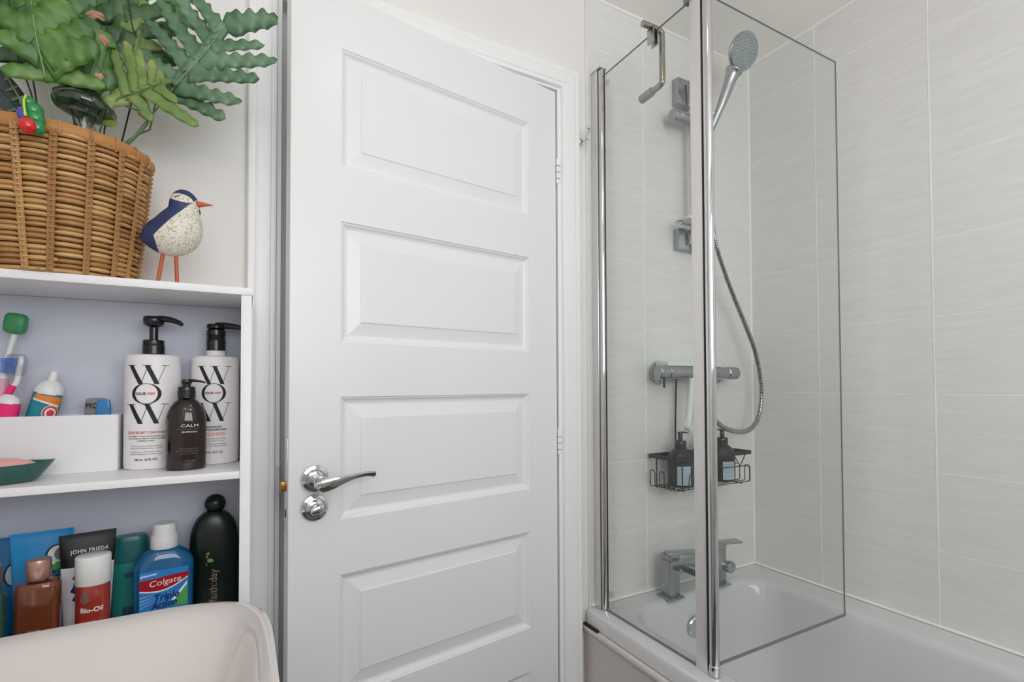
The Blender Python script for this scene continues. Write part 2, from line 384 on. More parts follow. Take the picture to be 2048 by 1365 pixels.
# far wall (with the doorway) and its tiles
wall_far = root('wall_far')
bm = bmesh.new()
addbox(bm, XL-.1, .055, YP, YP+.12, 0, ZC)
addbox(bm, .795, XB+.12, YP, YP+.12, 0, ZC)
addbox(bm, .055, .795, YP, YP+.12, 2.005, ZC)
obj('plaster', bm, M['cream'], wall_far)
box('grout_bed', .882, XB+.005, YA+.0007, YP+.001, .47, ZC, M['grout'], wall_far)
wall_right = root('wall_right')
box('plaster', XB+.010, XB+.12, YN-.1, YP+.12, 0, ZC, M['cream'], wall_right)
box('grout_bed', XB+.0007, XB+.011, YN, YA+.01, .47, ZC, M['grout'], wall_right)
tile_cache = {}
def tile(parent, wall, a0, a1, z0, z1):
    w, h = round(a1-a0-.0030, 4), round(z1-z0-.0016, 4)
    if w < .01 or h < .01: return
    key = (wall, w, h)
    if key not in tile_cache:
        bm = bmesh.new()
        if wall == 'far': addbox(bm, -w/2, w/2, 0, .007, -h/2, h/2)
        else: addbox(bm, 0, .007, -w/2, w/2, -h/2, h/2)
        es = [e for e in bm.edges if all((abs(v.co.y) < 1e-6 if wall == 'far' else abs(v.co.x) < 1e-6) for v in e.verts)]
        bmesh.ops.bevel(bm, geom=es, offset=.0008, segments=1, affect='EDGES')
        bmesh.ops.recalc_face_normals(bm, faces=bm.faces)
        me = bpy.data.meshes.new('tile'); bm.to_mesh(me); bm.free(); me.materials.append(M['tile']); tile_cache[key] = me
    o = bpy.data.objects.new('tile', tile_cache[key]); COL.objects.link(o); o.parent = parent
    j = random.uniform(-.0003, .0003)
    o.location = ((a0+a1)/2, YA+j, (z0+z1)/2) if wall == 'far' else (XB+j, (a0+a1)/2, (z0+z1)/2)
rows = [Z0+k*TH for k in range(10)]
colsA = [.880, 1.0970, 1.3969, XB]
colsB = [YA, .9282]
while colsB[-1] > YN: colsB.append(colsB[-1]-TW)
colsB[-1] = max(colsB[-1], YN)
for k in range(9):
    z0 = rows[k]; z1 = min(rows[k+1], ZC)
    for i in range(3): tile(wall_far, 'far', colsA[i], colsA[i+1], z0, z1)
    for i in range(len(colsB)-1): tile(wall_right, 'right', colsB[i+1], colsB[i], z0, z1)
# white edge trim and sealant beads
t4 = struct(box('trim_4', .8765, .8805, YA-.0015, YP, .47, ZC, M['trim'], bev=.001))
bm = bmesh.new(); tube(bm, [(XB-.001, YA-.001, .52), (XB-.001, YA-.001, ZC)], .0045, 8)
tube(bm, [(.88, YA-.001, ZC-.001), (XB, YA-.001, ZC-.001)], .0055, 8)
tube(bm, [(XB-.001, YA, ZC-.001), (XB-.001, YN, ZC-.001)], .0055, 8)
tube(bm, [(.882, YA-.001, .5185), (XB, YA-.001, .5185)], .0045, 8)
tube(bm, [(XB-.001, YA, .5185), (XB-.001, -.53, .5185)], .0045, 8)
for v_ in range(1):
    addbox(bm, XB-.0008, XB+.002, .9267, .9297, .52, ZC); addbox(bm, XB-.0008, XB+.002, .6268, .6298, .52, ZC)
struct(obj('trim_5', bm, M['seal'], None, True))
struct(box('wall_left', XL-.1, XL, YN, YP+.12, 0, ZC, M['cream']))
wn = root('wall_near'); bm = bmesh.new()
addbox(bm, XL-.1, -.25, YN-.1, YN, 0, ZC); addbox(bm, 1.15, XB+.12, YN-.1, YN, 0, ZC)
addbox(bm, -.25, 1.15, YN-.1, YN, 0, 1.27); addbox(bm, -.25, 1.15, YN-.1, YN, 2.17, ZC)
obj('plaster', bm, M['cream'], wn)
w1 = root('window_1'); bm = bmesh.new()
addbox(bm, -.25, 1.15, YN-.06, YN-.02, 1.27, 1.31); addbox(bm, -.25, 1.15, YN-.06, YN-.02, 2.13, 2.17)
addbox(bm, -.25, -.21, YN-.06, YN-.02, 1.31, 2.13); addbox(bm, 1.11, 1.15, YN-.06, YN-.02, 1.31, 2.13); addbox(bm, .43, .47, YN-.06, YN-.02, 1.31, 2.13)
obj('window_frame', bm, M['trim'], w1)
box('pane', -.21, 1.11, YN-.045, YN-.04, 1.31, 2.13, glassmat('window_glass', (.95, .95, .95)), w1)
struct(box('ceiling', XL-.1, XB+.12, YN-.1, YP+.12, ZC, ZC+.1, M['ceil']))
struct(box('floor', XL-.1, XB+.12, YN-.1, 2.6, -.1, 0, M['floor']))
# hallway seen through the gap of the door
hb = root('wall_hallway'); bm = bmesh.new()
addbox(bm, -.9, 1.8, 2.5, 2.6, 0, 2.5); addbox(bm, -1.0, -.9, YP+.12, 2.6, 0, 2.5); addbox(bm, 1.8, 1.9, YP+.12, 2.6, 0, 2.5)
addbox(bm, -1.0, 1.9, YP+.12, 2.6, 2.4, 2.5)
obj('plaster', bm, M['hall'], hb)
struct(box('trim_6', -.05, .9, 2.47, 2.5, 2.02, 2.16, M['trim'], bev=.004))

# door lining (jambs, stops) and architrave
def prof_run(name, pts, profile, m):
    """mitred moulding: pts path in the wall plane (x,z); profile list (outward offset from path, depth in -y)"""
    bm = bmesh.new(); rs = []
    for i, (x, z) in enumerate(pts):
        if i == 0: d = Vector((0, 1))
        elif i == len(pts)-1: d = Vector((0, -1))
        else: d = None
        row = []
        for off, dep in profile:
            if i == 0: p = (x-off, z)
            elif i == 1: p = (x-off, z+off)
            elif i == 2: p = (x+off, z+off)
            else: p = (x+off, z)
            row.append((p[0], YP-dep, p[1]))
        rs.append(row)
    rings(bm, rs)
    return obj(name, bm, m, None, True)
arp = [(0, 0), (0, .007), (.0015, .0105), (.006, .0125), (.011, .0125), (.0125, .0145), (.020, .0165), (.034, .018), (.040, .018), (.0420, .0165), (.046, .018), (.053, .018), (.056, .015), (.056, 0)]
struct(prof_run('trim_1', [(.060, 0), (.060, 1.997), (.790, 1.997), (.790, 0)], arp, M['trim']))
lining = struct(root('trim_2')); bm = bmesh.new()
addbox(bm, .055, .069, YP, 1.30, 0, 2.005, .0008); addbox(bm, .7805, .795, YP, 1.30, 0, 2.005, .0008); addbox(bm, .069, .7805, YP, 1.30, 1.990, 2.005, .0008)
addbox(bm, .069, .081, 1.215, 1.245, 0, 1.990, .0008); addbox(bm, .768, .7805, 1.215, 1.245, 0, 1.990, .0008); addbox(bm, .081, .768, 1.215, 1.245, 1.978, 1.990, .0008)
obj('jamb', bm, M['trim'], lining)
sp = box('strike_plate', .0675, .0702, 1.160, 1.200, .890, .985, M['alu'], lining, bev=.001)
rod('strike_lip', (.0665, 1.159, .892), (.0665, 1.159, .983), .0028, M['alu'], sp)
prof = None

# ---- the door, hinged at (.777, 1.177), standing ajar
door = struct(thing('door_1', 'white five-panel door standing slightly ajar with chrome lever handle', 'door', (.777, 1.177, 0), math.radians(8.567)))
PT = [1.866-.3692*k for k in range(5)]; PH = .2555; PX0, PX1 = -.605, -.098; DW, DZ0, DZ1, DT = .706, .006, 1.986, .035
def leaf_bm():
    bm = bmesh.new()
    def q(a, b, c, d, flip=False):
        vs = [bm.verts.new(p) for p in (a, b, c, d)]; bm.faces.new(vs)
    b = .0012
    for y in (0, DT):
        zs = [DZ1] + [z for t in PT for z in (t, t-PH)] + [DZ0]
        q((-DW+b, y, DZ0+b), (PX0, y, DZ0+b), (PX0, y, DZ1-b), (-DW+b, y, DZ1-b)); q((PX1, y, DZ0+b), (-b, y, DZ0+b), (-b, y, DZ1-b), (PX1, y, DZ1-b))
        for i in range(0, len(zs), 2):
            za = zs[i]-(b if i == 0 else 0); zb = zs[i+1]+(b if i == len(zs)-2 else 0)
            q((PX0, y, zb), (PX1, y, zb), (PX1, y, za), (PX0, y, za))
    o0, o1 = (-DW+b, DZ0+b, -b, DZ1-b), (-DW, DZ0, 0, DZ1)
    def loop(r, y): x0, z0, x1, z1 = r; return [(x0, y, z0), (x1, y, z0), (x1, y, z1), (x0, y, z1)]
    rings(bm, [loop(o0, 0), loop(o1, b), loop(o1, DT-b), loop(o0, DT)], cap0=False, cap1=False)
    bmesh.ops.remove_doubles(bm, verts=bm.verts, dist=1e-5)
    return bm
obj('leaf', leaf_bm(), M['door'], door)
def panel_me():
    bm = bmesh.new(); w = PX1-PX0; h = PH
    steps = [(0, 0), (.0022, .0030), (.0040, .0034), (.0052, .0046), (.0085, .0085), (.0125, .0105), (.0165, .0110), (.0430, .0050), (.0442, .0042), (.0450, .0030), (.0468, .0026)]
    for sgn, y0 in ((1, 0), (-1, DT)):
        rs = []
        for ins, dep in steps:
            rs.append([(x, y0+sgn*dep, z) for x, z in ((-w/2+ins, -h/2+ins), (w/2-ins, -h/2+ins), (w/2-ins, h/2-ins), (-w/2+ins, h/2-ins))])
        rings(bm, rs, cap0=False, cap1=True)
    me = bpy.data.meshes.new('panel'); bmesh.ops.recalc_face_normals(bm, faces=bm.faces); 
    for f in bm.faces:
        c = f.calc_center_median()
        if (f.normal.y > 0) == (c.y < DT/2) and abs(f.normal.y) > .2: f.normal_flip()
    bm.to_mesh(me); bm.free(); me.materials.append(M['door']); return me
pme = panel_me()
for t in PT:
    o = link('panel', pme, None, door); o.location = ((PX0+PX1)/2, 0, t-PH/2)
# lever handle
HX, HZ = -.657, .964
def yrod(name, x, z, y0, y1, prof, m, parent):
    mt = Matrix.Translation((x, y0, z)) @ Matrix.Rotation(PI/2, 4, 'X')      # local z -> -y
    return spin(name, prof, m, parent, 40, mtx=mt)
rose = yrod('door_handle', HX, HZ, 0, 0, [(.0265, 0), (.0268, .003), (.0255, .006), (.0195, .0078), (.0185, .0070), (.0165, .0072), (.0155, .0095), (.012, .011)], M['chrome'], door)
yrod('neck', HX, HZ, 0, 0, [(.0105, .006), (.0105, .020), (.0092, .0215), (.0092, .0235), (.0108, .025), (.0108, .034), (.0095, .0355), (.0095, .0375), (.0112, .039), (.0112, .045), (.0095, .0485), (.004, .0495)], M['chrome'], rose)
bm = bmesh.new(); pts = [(-.6700, -.047, .9580), (-.655, -.048, .9560), (-.634, -.050, .9590), (-.612, -.050, .9640), (-.588, -.048, .9680), (-.566, -.046, .9690), (-.548, -.045, .9665)]
hh = [.0030, .0135, .0124, .0088, .0062, .0068, .0086]; tw = [.0020, .0065, .0055, .0045, .0038, .0036, .0036]; tl = [0, .05, .15, .3, .5, .65, .7]
rs = []
for p, a, b, tt in zip(smooth_path(pts, 4), [hh[min(6, i//4)]+(hh[min(6, i//4+1)]-hh[min(6, i//4)])*(i % 4)/4 for i in range(25)], [tw[min(6, i//4)]+(tw[min(6, i//4+1)]-tw[min(6, i//4)])*(i % 4)/4 for i in range(25)], [tl[min(6, i//4)]+(tl[min(6, i//4+1)]-tl[min(6, i//4)])*(i % 4)/4 for i in range(25)]):
    row = []
    for j in range(16):
        an = 2*PI*j/16; c = math.copysign(abs(math.cos(an))**.7, math.cos(an)); s = math.copysign(abs(math.sin(an))**.7, math.sin(an))
        u, v = c*b, s*a
        row.append((p.x, p.y+u*math.cos(tt)-v*math.sin(tt), p.z+u*math.sin(tt)+v*math.cos(tt)))
    rs.append(row)
rings(bm, rs); obj('lever', bm, M['chrome'], rose, True)
turn = yrod('thumb_turn', HX, .9055, 0, 0, [(.0265, 0), (.0268, .003), (.0255, .006), (.0200, .0078), (.0190, .0068), (.0170, .0070), (.015, .0085), (.0095, .010), (.0085, .017), (.0065, .018)], M['chrome'], door)
bm = bmesh.new(); lathe(bm, [(.001, -.014), (.006, -.0125), (.0085, -.008), (.0092, 0), (.0085, .008), (.006, .0125), (.001, .014)], 16, 1, .62)
bmesh.ops.transform(bm, matrix=Matrix.Translation((HX, -.024, .9055)) @ Matrix.Rotation(math.radians(70), 4, 'Y'), verts=bm.verts); obj('knob', bm, M['chrome'], turn, True)
box('face_plate', -DW-.0008, -DW+.002, .008, .029, .860, 1.045, M['alu'], door, bev=.0005)
lb = box('latch_bolt', -DW-.011, -DW, .012, .024, .942, .961, M['brass'], door, bev=.0015)
box('dead_bolt', -DW-.0012, -DW, .013, .023, .890, .905, M['gasket'], door)
for hz in (1.758, .992, .24):
    hg = rod('hinge', (.0035, -.0035, hz-.036), (.0035, -.0035, hz+.036), .0046, M['trim'], door, 16, bev=.0008)
    for k in range(3):
        box('pin_gap', -.0016, .0088, -.0086, .002, hz-.0225+.018*k, hz-.0212+.018*k, M['sealclear'], hg)

# robe hook on the wall beside the architrave
rh = thing('robe_hook', 'small chrome robe hook screwed to the white wall beside the door frame', 'hook', (.853, YP, 1.856))
spin('mount', [(.0115, 0), (.0118, .003), (.0095, .0085), (.005, .0115), (.0005, .0125)], M['chrome'], rh, 24, mtx=Matrix.Rotation(PI/2, 4, 'X'))
wire('arm', smooth_path([(0, -.008, .002), (.001, -.020, -.006), (.0035, -.033, -.005), (.0055, -.038, .008), (.006, -.040, .022)], 6), .0026, M['chrome'], rh)
bm = bmesh.new(); bmesh.ops.create_icosphere(bm, subdivisions=2, radius=.0052, matrix=Matrix.Translation((.006, -.040, .027))); obj('knob', bm, M['chrome'], rh, True)
# ceiling downlights
for i, (lx, ly) in enumerate(((-.25, -.45), (.50, .35), (.70, -.45))):
    d = thing('ceiling_downlight', 'round white recessed ceiling downlight %s' % ('near the window, left side', 'in the middle of the ceiling', 'near the window, beside the bath')[i], 'light', (lx, ly, ZC), 0, 'recessed ceiling downlights')
    bm = bmesh.new(); lathe(bm, [(.045, 0), (.045, -.004), (.034, -.006), (.032, 0)], 32, cap0=False, cap1=False); obj('bezel', bm, M['trim'], d, True)

# ================================================================== SHELF UNIT
YF = .985
su = thing('shelf_unit', 'white open shelf unit against the wall left of the door', 'shelves', (0, 0, 0))
box('top_board', XL+.002, .0145, YF, 1.1535, 1.3095, 1.3225, M['mela'], su, bev=.0008)
box('top_board', XL+.002, .0005, 1.1535, 1.1715, 1.3095, 1.3225, M['mela'], su, bev=.0008)
box('side_panel', -.0045, .0120, YF, 1.1525, .003, 1.3090, M['mela'], su, bev=.0008)
box('side_panel', XL+.002, XL+.018, YF, 1.1640, .003, 1.3090, M['mela'], su, bev=.0008)
box('back_panel', XL+.018, -.0005, 1.1655, 1.1712, .003, 1.3090, mat('blue_grey_backboard', (204, 207, 219), .5, vary=.01), su)
SH, SB = 1.0030, .7150
for z in (SH, SB, .40):
    box('shelf', XL+.018, -.0048, YF+.001, 1.1650, z-.0125, z, M['mela'], su, bev=.0008)

def pump(t, r_collar, zc, hc, stem_r, z_head, nozzle, head_r, arm_h=.004, m='black', drop=.006, ang=0, hh=.016, rib=True):
    """collar, stem, head with curved nozzle; all in the bottle's own coordinates"""
    prof = [(r_collar*.96, zc)]
    for k in range(5): prof += [(r_collar, zc+.001+hc*.55*k/5), (r_collar*.985, zc+.001+hc*.55*(k+.5)/5)]
    prof += [(r_collar, zc+hc*.62), (r_collar*.96, zc+hc*.66), (r_collar*.96, zc+hc*.95), (r_collar*.9, zc+hc), (stem_r*1.1, zc+hc)]
    c = spin('pump_collar', prof, M[m], t, 32)
    h = spin('pump_head', [(stem_r, zc+hc-.001), (stem_r, z_head-hh*.95), (head_r*.8, z_head-hh*.8), (head_r, z_head-hh*.6), (head_r, z_head-.003), (head_r*.9, z_head-.0006), (head_r*.3, z_head)], M[m], t, 28)
    ca, sa = math.cos(ang), math.sin(ang)
    pts = [(0, 0, z_head-hh*.28), (nozzle*.3, 0, z_head-hh*.20), (nozzle*.62, 0, z_head-hh*.30), (nozzle*.88, 0, z_head-hh*.30-drop*.5), (nozzle, 0, z_head-hh*.30-drop)]
    bm = bmesh.new(); P = smooth_path([(x*ca-y*sa, x*sa+y*ca, z) for x, y, z in pts], 5)
    tube(bm, P, [arm_h*1.35*(1-i/len(P))+arm_h*.62*(i/len(P)) for i in range(len(P))], 12)
    obj('nozzle', bm, M[m], h, True)

def W_letter(w, h):
    """high contrast serif W, origin at its centre"""
    T, t, s = w*.115, w*.014, w*.0
    y1, y0 = h/2, -h/2; P = []
    def stroke(xa, xb, tt): P.append([(xa-tt/2, y1), (xa+tt/2, y1), (xb+tt/2, y0), (xb-tt/2, y0)][::-1])
    stroke(-w*.375, -w*.125, T); stroke(-w*.02+w*.06, -w*.125, t); stroke(.02*w, .24*w, T); stroke(w*.43, .24*w, t)
    for c, q in ((-w*.375, .125), (.02*w, .115), (w*.43, .09)): P.append([(c-w*q, y1-.0002), (c+w*q, y1-.0002), (c+w*q, y1+w*.012), (c-w*q, y1+w*.012)])
    return polybm(P)
def O_letter(w, h, n=48):
    bm = bmesh.new(); o = []; i_ = []
    for k in range(n):
        a = 2*PI*k/n; o.append(bm.verts.new((w/2*math.cos(a), h/2*math.sin(a), 0))); i_.append(bm.verts.new((w*.375*math.cos(a), h*.478*math.sin(a), 0)))
    for k in range(n): bm.faces.new((o[k], o[(k+1) % n], i_[(k+1) % n], i_[k]))
    return bm

def wow_bottle(name, label, loc, rx, ry, face, lines, k, pumpkind):
    t = thing(name, label, 'bottle', loc, 0, 'tall white pump bottles on the middle shelf')
    H = .205
    prof = [(.90, 0), (.97, .0015), (1, .007), (1, H-.012), (.985, H-.005), (.93, H-.0015), (.80, H), (.44, H+.0008)]
    spin('body', prof+[(.40, H+.0015), (.40, H+.011), (.37, H+.0112)] if pumpkind == 1 else prof+[(.40, H+.0015)], M['bottlew'], t, 56, rx, ry)
    w = lambda nm, b, m, z, wd=None, dx=0: wrap(nm, b, M[m], t, rx, ry, z, face, .0005, wd, dx)
    w('lettering', W_letter(.068*k, .033), 'ink', .1680); w('lettering', O_letter(.047*k, .0365), 'ink', .1345); w('lettering', W_letter(.068*k, .034), 'ink', .0985)
    w('lettering', textbm('COLOR', .0042, .0002), 'ink', .1325, .0165*k, -.0082*k); w('lettering', textbm('WOW', .0042, .0002), 'inkred', .1325, .0120*k, .0075*k)
    for s, h, z, wd, m in lines: w('lettering', textbm(s, h, .00012 if h > .0026 else .00005), m, z, wd*k)
    if pumpkind == 0: pump(t, .0175, H+.001, .026, .0068, .276, .048, .0165, .0052, drop=.009, hh=.022, ang=-.35)
    else: pump(t, .0165, H+.011, .0315, .0160, .268, .052, .0165, .0055, drop=.006, hh=.013, ang=-.2)
    return t
cl = [('COLOR SECURITY CONDITIONER', .0043, .0640, .062, 'inkred'), ('FOR NORMAL TO THICK COLOR-TREATED HAIR', .0021, .0585, .060, 'ink'), ('POUR CHEVEUX NORMAUX À ÉPAIS COLORÉS', .0021, .0545, .060, 'ink'),
      ('NORMALE A SPESSI', .0021, .0505, .026, 'ink'), ('nourishing, lightweight conditioning treatment', .0020, .0415, .050, 'inkgrey'), ('helps soft hair detangle, shine + protect', .0020, .0375, .050, 'inkgrey'),
      ('de fragilance au nettoyant de couleurs', .0020, .0315, .050, 'inkgrey'), ('et hydrate intensément, une brillance sublime', .0020, .0275, .054, 'inkgrey'), ('946 ml  32 FL OZ', .0036, .0170, .036, 'ink')]
sl = [('COLOR SECURITY', .0038, .0690, .034, 'ink'), ('SHAMPOO/SHAMPOOING', .0036, .0640, .050, 'ink'), ('SULFATE-FREE MINERALE', .0021, .0580, .046, 'inkorange'), ('SANS RÉSIDU SULFATE', .0021, .0545, .046, 'inkorange'),
      ('gentle cleansing shampoo for colour', .0020, .0480, .050, 'inkgrey'), ('hair that is soft + smooth', .0020, .0440, .044, 'inkgrey'), ('nettoie en douceur vos cheveux', .0020, .0385, .052, 'inkgrey'),
      ('sans alourdir la fibre colorée', .0020, .0345, .052, 'inkgrey'), ('946 ml  32 FL OZ', .0036, .0220, .036, 'ink')]
wow_bottle('conditioner_bottle', 'tall white pump bottle with serif letters and pink conditioner line, pump raised', (-.1455, 1.117, SH), .0425, .0375, -.13, cl, .95, 0)
wow_bottle('shampoo_bottle', 'tall white pump bottle with serif letters, lowered pump, against the shelf side panel', (-.0475, 1.1270, SH), .0405, .0360, -.04, sl, .86, 1)
# amber pump bottle
ab = thing('hand_wash_bottle', 'small amber brown pump bottle in front of the two tall white bottles', 'bottle', (-.0895, 1.0640, SH))
pr = [(.88, 0), (.97, .0012), (1, .006), (1, .080), (.985, .090), (.93, .100), (.82, .110), (.64, .1185), (.47, .1235), (.43, .125), (.42, .129)]
spin('body', pr, M['amber'], ab, 56, .0312, .0262)
for s, h, z, wd, dx in (('CALM', .0048, .0760, .026, .006), ('apothecary', .0034, .0665, .024, .006), ('fragranced hand & body', .0020, .0375, .030, .005), ('cleanser sandalwood', .0020, .0335, .030, .005), ('hand wash  300 ml', .0020, .0290, .026, .005), ('clean calm', .0022, .0165, .016, .006)):
    wrap('lettering', textbm(s, h, 0), M['inkwhite'] if s in ('CALM', 'apothecary') else M['inkgrey'], ab, .0312, .0262, z, .05, .0005, wd, dx)
wrap('label_rule', rectbm(.034, .0005), M['inkgrey'], ab, .0312, .0262, .0725, .05, .0005, None, .003)
wrap('lettering', ellbm(.0022, .0018), M['inkred'], ab, .0312, .0262, .0345, .05, .0006, None, -.0125)
pump(ab, .0142, .1265, .0200, .0068, .1600, .030, .0085, .0022, drop=.0035, hh=.011, ang=-.25)

# white storage box and what stands in it
sb = thing('storage_box', 'low white open storage box on the middle shelf', 'box', (-.3150, 1.0980, SH))
bm = bmesh.new(); w_, d_, h_ = .122, .064, .0985
def rr(x, y0, y1, z, r=.004, n=4):
    out = []
    for cx, cy, a in ((x-r, y0+r, -PI/2), (x-r, y1-r, 0), (-x+r, y1-r, PI/2), (-x+r, y0+r, PI)):
        for i in range(n+1): out.append((cx+r*math.cos(a+i*PI/2/n), cy+r*math.sin(a+i*PI/2/n), z))
    return out
rings(bm, [rr(w_-.001, .001, d_-.001, 0), rr(w_, 0, d_, .001), rr(w_, 0, d_, h_-.001), rr(w_-.0008, .0008, d_-.0008, h_), rr(w_-.002, .002, d_-.002, h_), rr(w_-.0028, .0028, d_-.0028, h_-.001), rr(w_-.0028, .0028, d_-.0028, .003)])
obj('body', bm, M['mela'], sb, True)
# toothbrushes, pastes, carton inside
def cap_me(name, m, parent, ctr, a, b, c, rz=0, n=3.5, tilt=0):
    bm = bmesh.new(); R = []
    for i in range(9):
        t = -PI/2+PI*i/8; cs = math.copysign(abs(math.cos(t))**(2/n), math.cos(t)); sn = math.copysign(abs(math.sin(t))**(2/n), math.sin(t))
        R.append((max(cs, .02), sn*c))
    lathe(bm, R, 28, a, b, n=n)
    bmesh.ops.transform(bm, matrix=Matrix.Translation(ctr) @ Matrix.Rotation(tilt, 4, 'Y') @ Matrix.Rotation(rz, 4, 'Z'), verts=bm.verts)
    return obj(name, bm, m, parent, True)
t1 = thing('toothbrush', 'toothbrush with dusty pink handle and green cap over its head', 'toothbrush', (-.352, 1.13, SH+.003))
wire('handle', smooth_path([(-.008, 0, 0), (-.005, 0, .05), (-.002, 0, .10), (.000, 0, .158)], 4), [.0075]*6+[.0095]*4+[.0085]*3, M['pinkp'], t1, 14)
wire('neck', smooth_path([(.000, 0, .156), (.004, 0, .180), (.010, 0, .215), (.014, 0, .232)], 4), [.0075, .006, .005, .0045]+[.0042]*9, M['plasw'], t1, 12)
cap_me('head_cap', M['brushg'], t1, (.0155, -.001, .2505), .0145, .011, .0175, tilt=.12, n=4)
t2 = thing('toothbrush', 'toothbrush with blue bristles under a clear pink travel cap', 'toothbrush', (-.345, 1.118, SH+.003))
wire('handle', smooth_path([(-.020, 0, 0), (-.010, 0, .07), (-.002, 0, .115), (.010, 0, .147)], 4), [.006]*9+[.005]*4, M['magenta'], t2, 12)
wire('neck', smooth_path([(.008, 0, .143), (.014, 0, .152), (.0165, 0, .170), (.0200, 0, .196)], 4), [.0042]*13, M['plasw'], t2, 10)
bm = bmesh.new()
for i in range(4):
    for j in range(7):
        x = .0165-.0125+i*.0022; z = .168+j*.0035
        addbox(bm, x-.009, x+.004, -.004+i*.0022, -.0025+i*.0022, z, z+.0026)
obj('bristles', bm, M['bristle'], t2)
cap_me('head_cap', M['clearp'], t2, (.0135, 0, .181), .0130, .010, .0185, tilt=.08, n=4)
t3 = thing('toothpaste_tube', 'teal, white and orange toothpaste tube with white cap standing in the box', 'toothpaste', (-.3215, 1.125, SH+.004), .1)
def squeezed(name, m, parent, H, rx, ry, ztop=None, mtx=None, seg=32, top=1.0):
    """tube: round at the cap end, pressed flat at the crimp. shape from (0) crimp to (1) round"""
    bm = bmesh.new(); rs = []
    for i in range(11):
        u = i/10; fx = 1.0+(top-1)*(1-u); fy = max(.04, math.sin(u*PI/2)**.9)
        rs.append([(rx*fx*math.copysign(abs(math.cos(a))**.8, math.cos(a)), ry*fy*math.copysign(abs(math.sin(a))**.9, math.sin(a)), H*u) for a in [2*PI*j/seg for j in range(seg)]])
    rings(bm, rs)
    if mtx is not None: bmesh.ops.transform(bm, matrix=mtx, verts=bm.verts)
    return obj(name, bm, m, parent, True)
mt3 = Matrix.Rotation(math.radians(12), 4, 'Y')
squeezed('body', M['tealtube'], t3, .135, .0195, .0135, mtx=mt3, top=1.15)
spin('shoulder', [(.0195, .133), (.0197, .137), (.018, .146), (.012, .154), (.0085, .157)], M['plasw'], t3, 32, 1, .75, mtx=mt3)
spin('cap', [(.0065, .156), (.0062, .172), (.0050, .1735)], M['plasw'], t3, 20, mtx=mt3)
q = lambda bm_, m, z, wd, dx, off: (lambda o: (setattr(o, 'matrix_local', mt3), o))(wrap('print', bm_, M[m], t3, .0200, .0137, z, 0, off, wd, dx))[1]
q(polybm([[(-.018, .006), (.016, -.002), (.020, .012), (-.016, .014)]]), 'orange', .118, None, .003, .0012)
q(polybm([[(-.018, .004), (.016, -.004), (.017, -.001), (-.018, .007)]]), 'plasw', .118, None, .003, .0016)
q(ellbm(.021, .027), 'plasw', .103, None, .011, .0017); q(ellbm(.019, .025), 'inkred', .103, None, .011, .0020); q(ellbm(.0135, .018), 'plasw', .103, None, .011, .0023); q(ellbm(.009, .012), 'inkred', .103, None, .011, .0026)
t4_ = thing('toothpaste_tube', 'glossy magenta pink tube leaning beside the teal toothpaste', 'tube', (-.3560, 1.112, SH+.004), 0)
squeezed('body', M['magenta'], t4_, .118, .016, .010, mtx=Matrix.Rotation(math.radians(8), 4, 'Y')); spin('shoulder', [(.0155, .117), (.0145, .124), (.006, .132)], M['plasw'], t4_, 24, 1, .7, mtx=Matrix.Rotation(math.radians(8), 4, 'Y'))
t5_ = thing('blister_pack', 'small grey and glossy blue pack standing in the white box', 'pack', (-.2250, 1.128, SH+.0035), -.1)
cap_me('card', M['greypack'], t5_, (-.004, .001, .062), .0170, .0022, .0620, n=9); cap_me('blister', M['bluepack'], t5_, (.0075, -.0035, .0622), .0105, .0045, .0600, n=6)
flat('lettering', textbm('PRO', .0095, .00025), M['ink'], t5_, (-.0102, -.0013, .1055), (1, 0, 0), (0, 0, 1), .0165)

# soap dish and soap
sd = thing('soap_dish', 'dark green glazed boat-shaped soap dish at the left of the middle shelf', 'soap dish', (-.3600, 1.0455, SH))
bm = bmesh.new(); rs = []
def boat(a, b, z, n=40, dz=0):
    out = []
    for j in range(n):
        an = 2*PI*j/n; c, s = math.cos(an), math.sin(an)
        out.append((a*math.copysign(abs(c)**1.0, c), b*math.copysign(abs(s)**1.25, s), z+dz*abs(c)**6))
    return out
rings(bm, [boat(.070, .036, 0), boat(.078, .041, .004), boat(.096, .048, .026, dz=.0035), boat(.0975, .0488, .0285, dz=.004), boat(.096, .0475, .0295, dz=.004), boat(.0925, .0455, .0285, dz=.004), boat(.084, .041, .014, dz=.001), boat(.070, .034, .007)])
obj('body', bm, M['dishg'], sd, True)
so = spin('bar_of_soap', [(.30, 0), (.85, .003), (.98, .009), (1.0, .013), (.96, .0185), (.80, .0245), (.50, .0280), (.05, .0290)], M['soap'], None, 40, .062, .030)
so.location = (-.3435, 1.042, SH+.0105); so.rotation_euler = (math.radians(-4), math.radians(3), .1); tag(so, 'oval pink bar of soap lying in the dark green dish', 'soap')

# ------------------------------------------------------------------ bottom shelf
# green bath bottle
g = thing('bath_foam_bottle', 'large dark green bottle with round cap and pale leaf print, right end of bottom shelf', 'bottle', (-.0475, 1.1280, SB), -.0)
bm = bmesh.new(); rs = []
for z, a in [(0, .80), (.0015, .93), (.006, 1.0), (.13, 1.0), (.143, .99), (.156, .955), (.168, .885), (.178, .78), (.186, .64), (.192, .47), (.195, .34)]:
    rs.append([(.0405*a*math.copysign(abs(math.cos(t))**.75, math.cos(t)), .0255*(.35+.65*a)*math.copysign(abs(math.sin(t))**.85, math.sin(t)), z) for t in [2*PI*j/48 for j in range(48)]])
rings(bm, rs); obj('body', bm, M['green'], g, True)
bm = bmesh.new(); bmesh.ops.create_uvsphere(bm, u_segments=28, v_segments=18, radius=.0182, matrix=Matrix.Translation((.001, 0, .2085))); obj('cap', bm, M['green'], g, True)
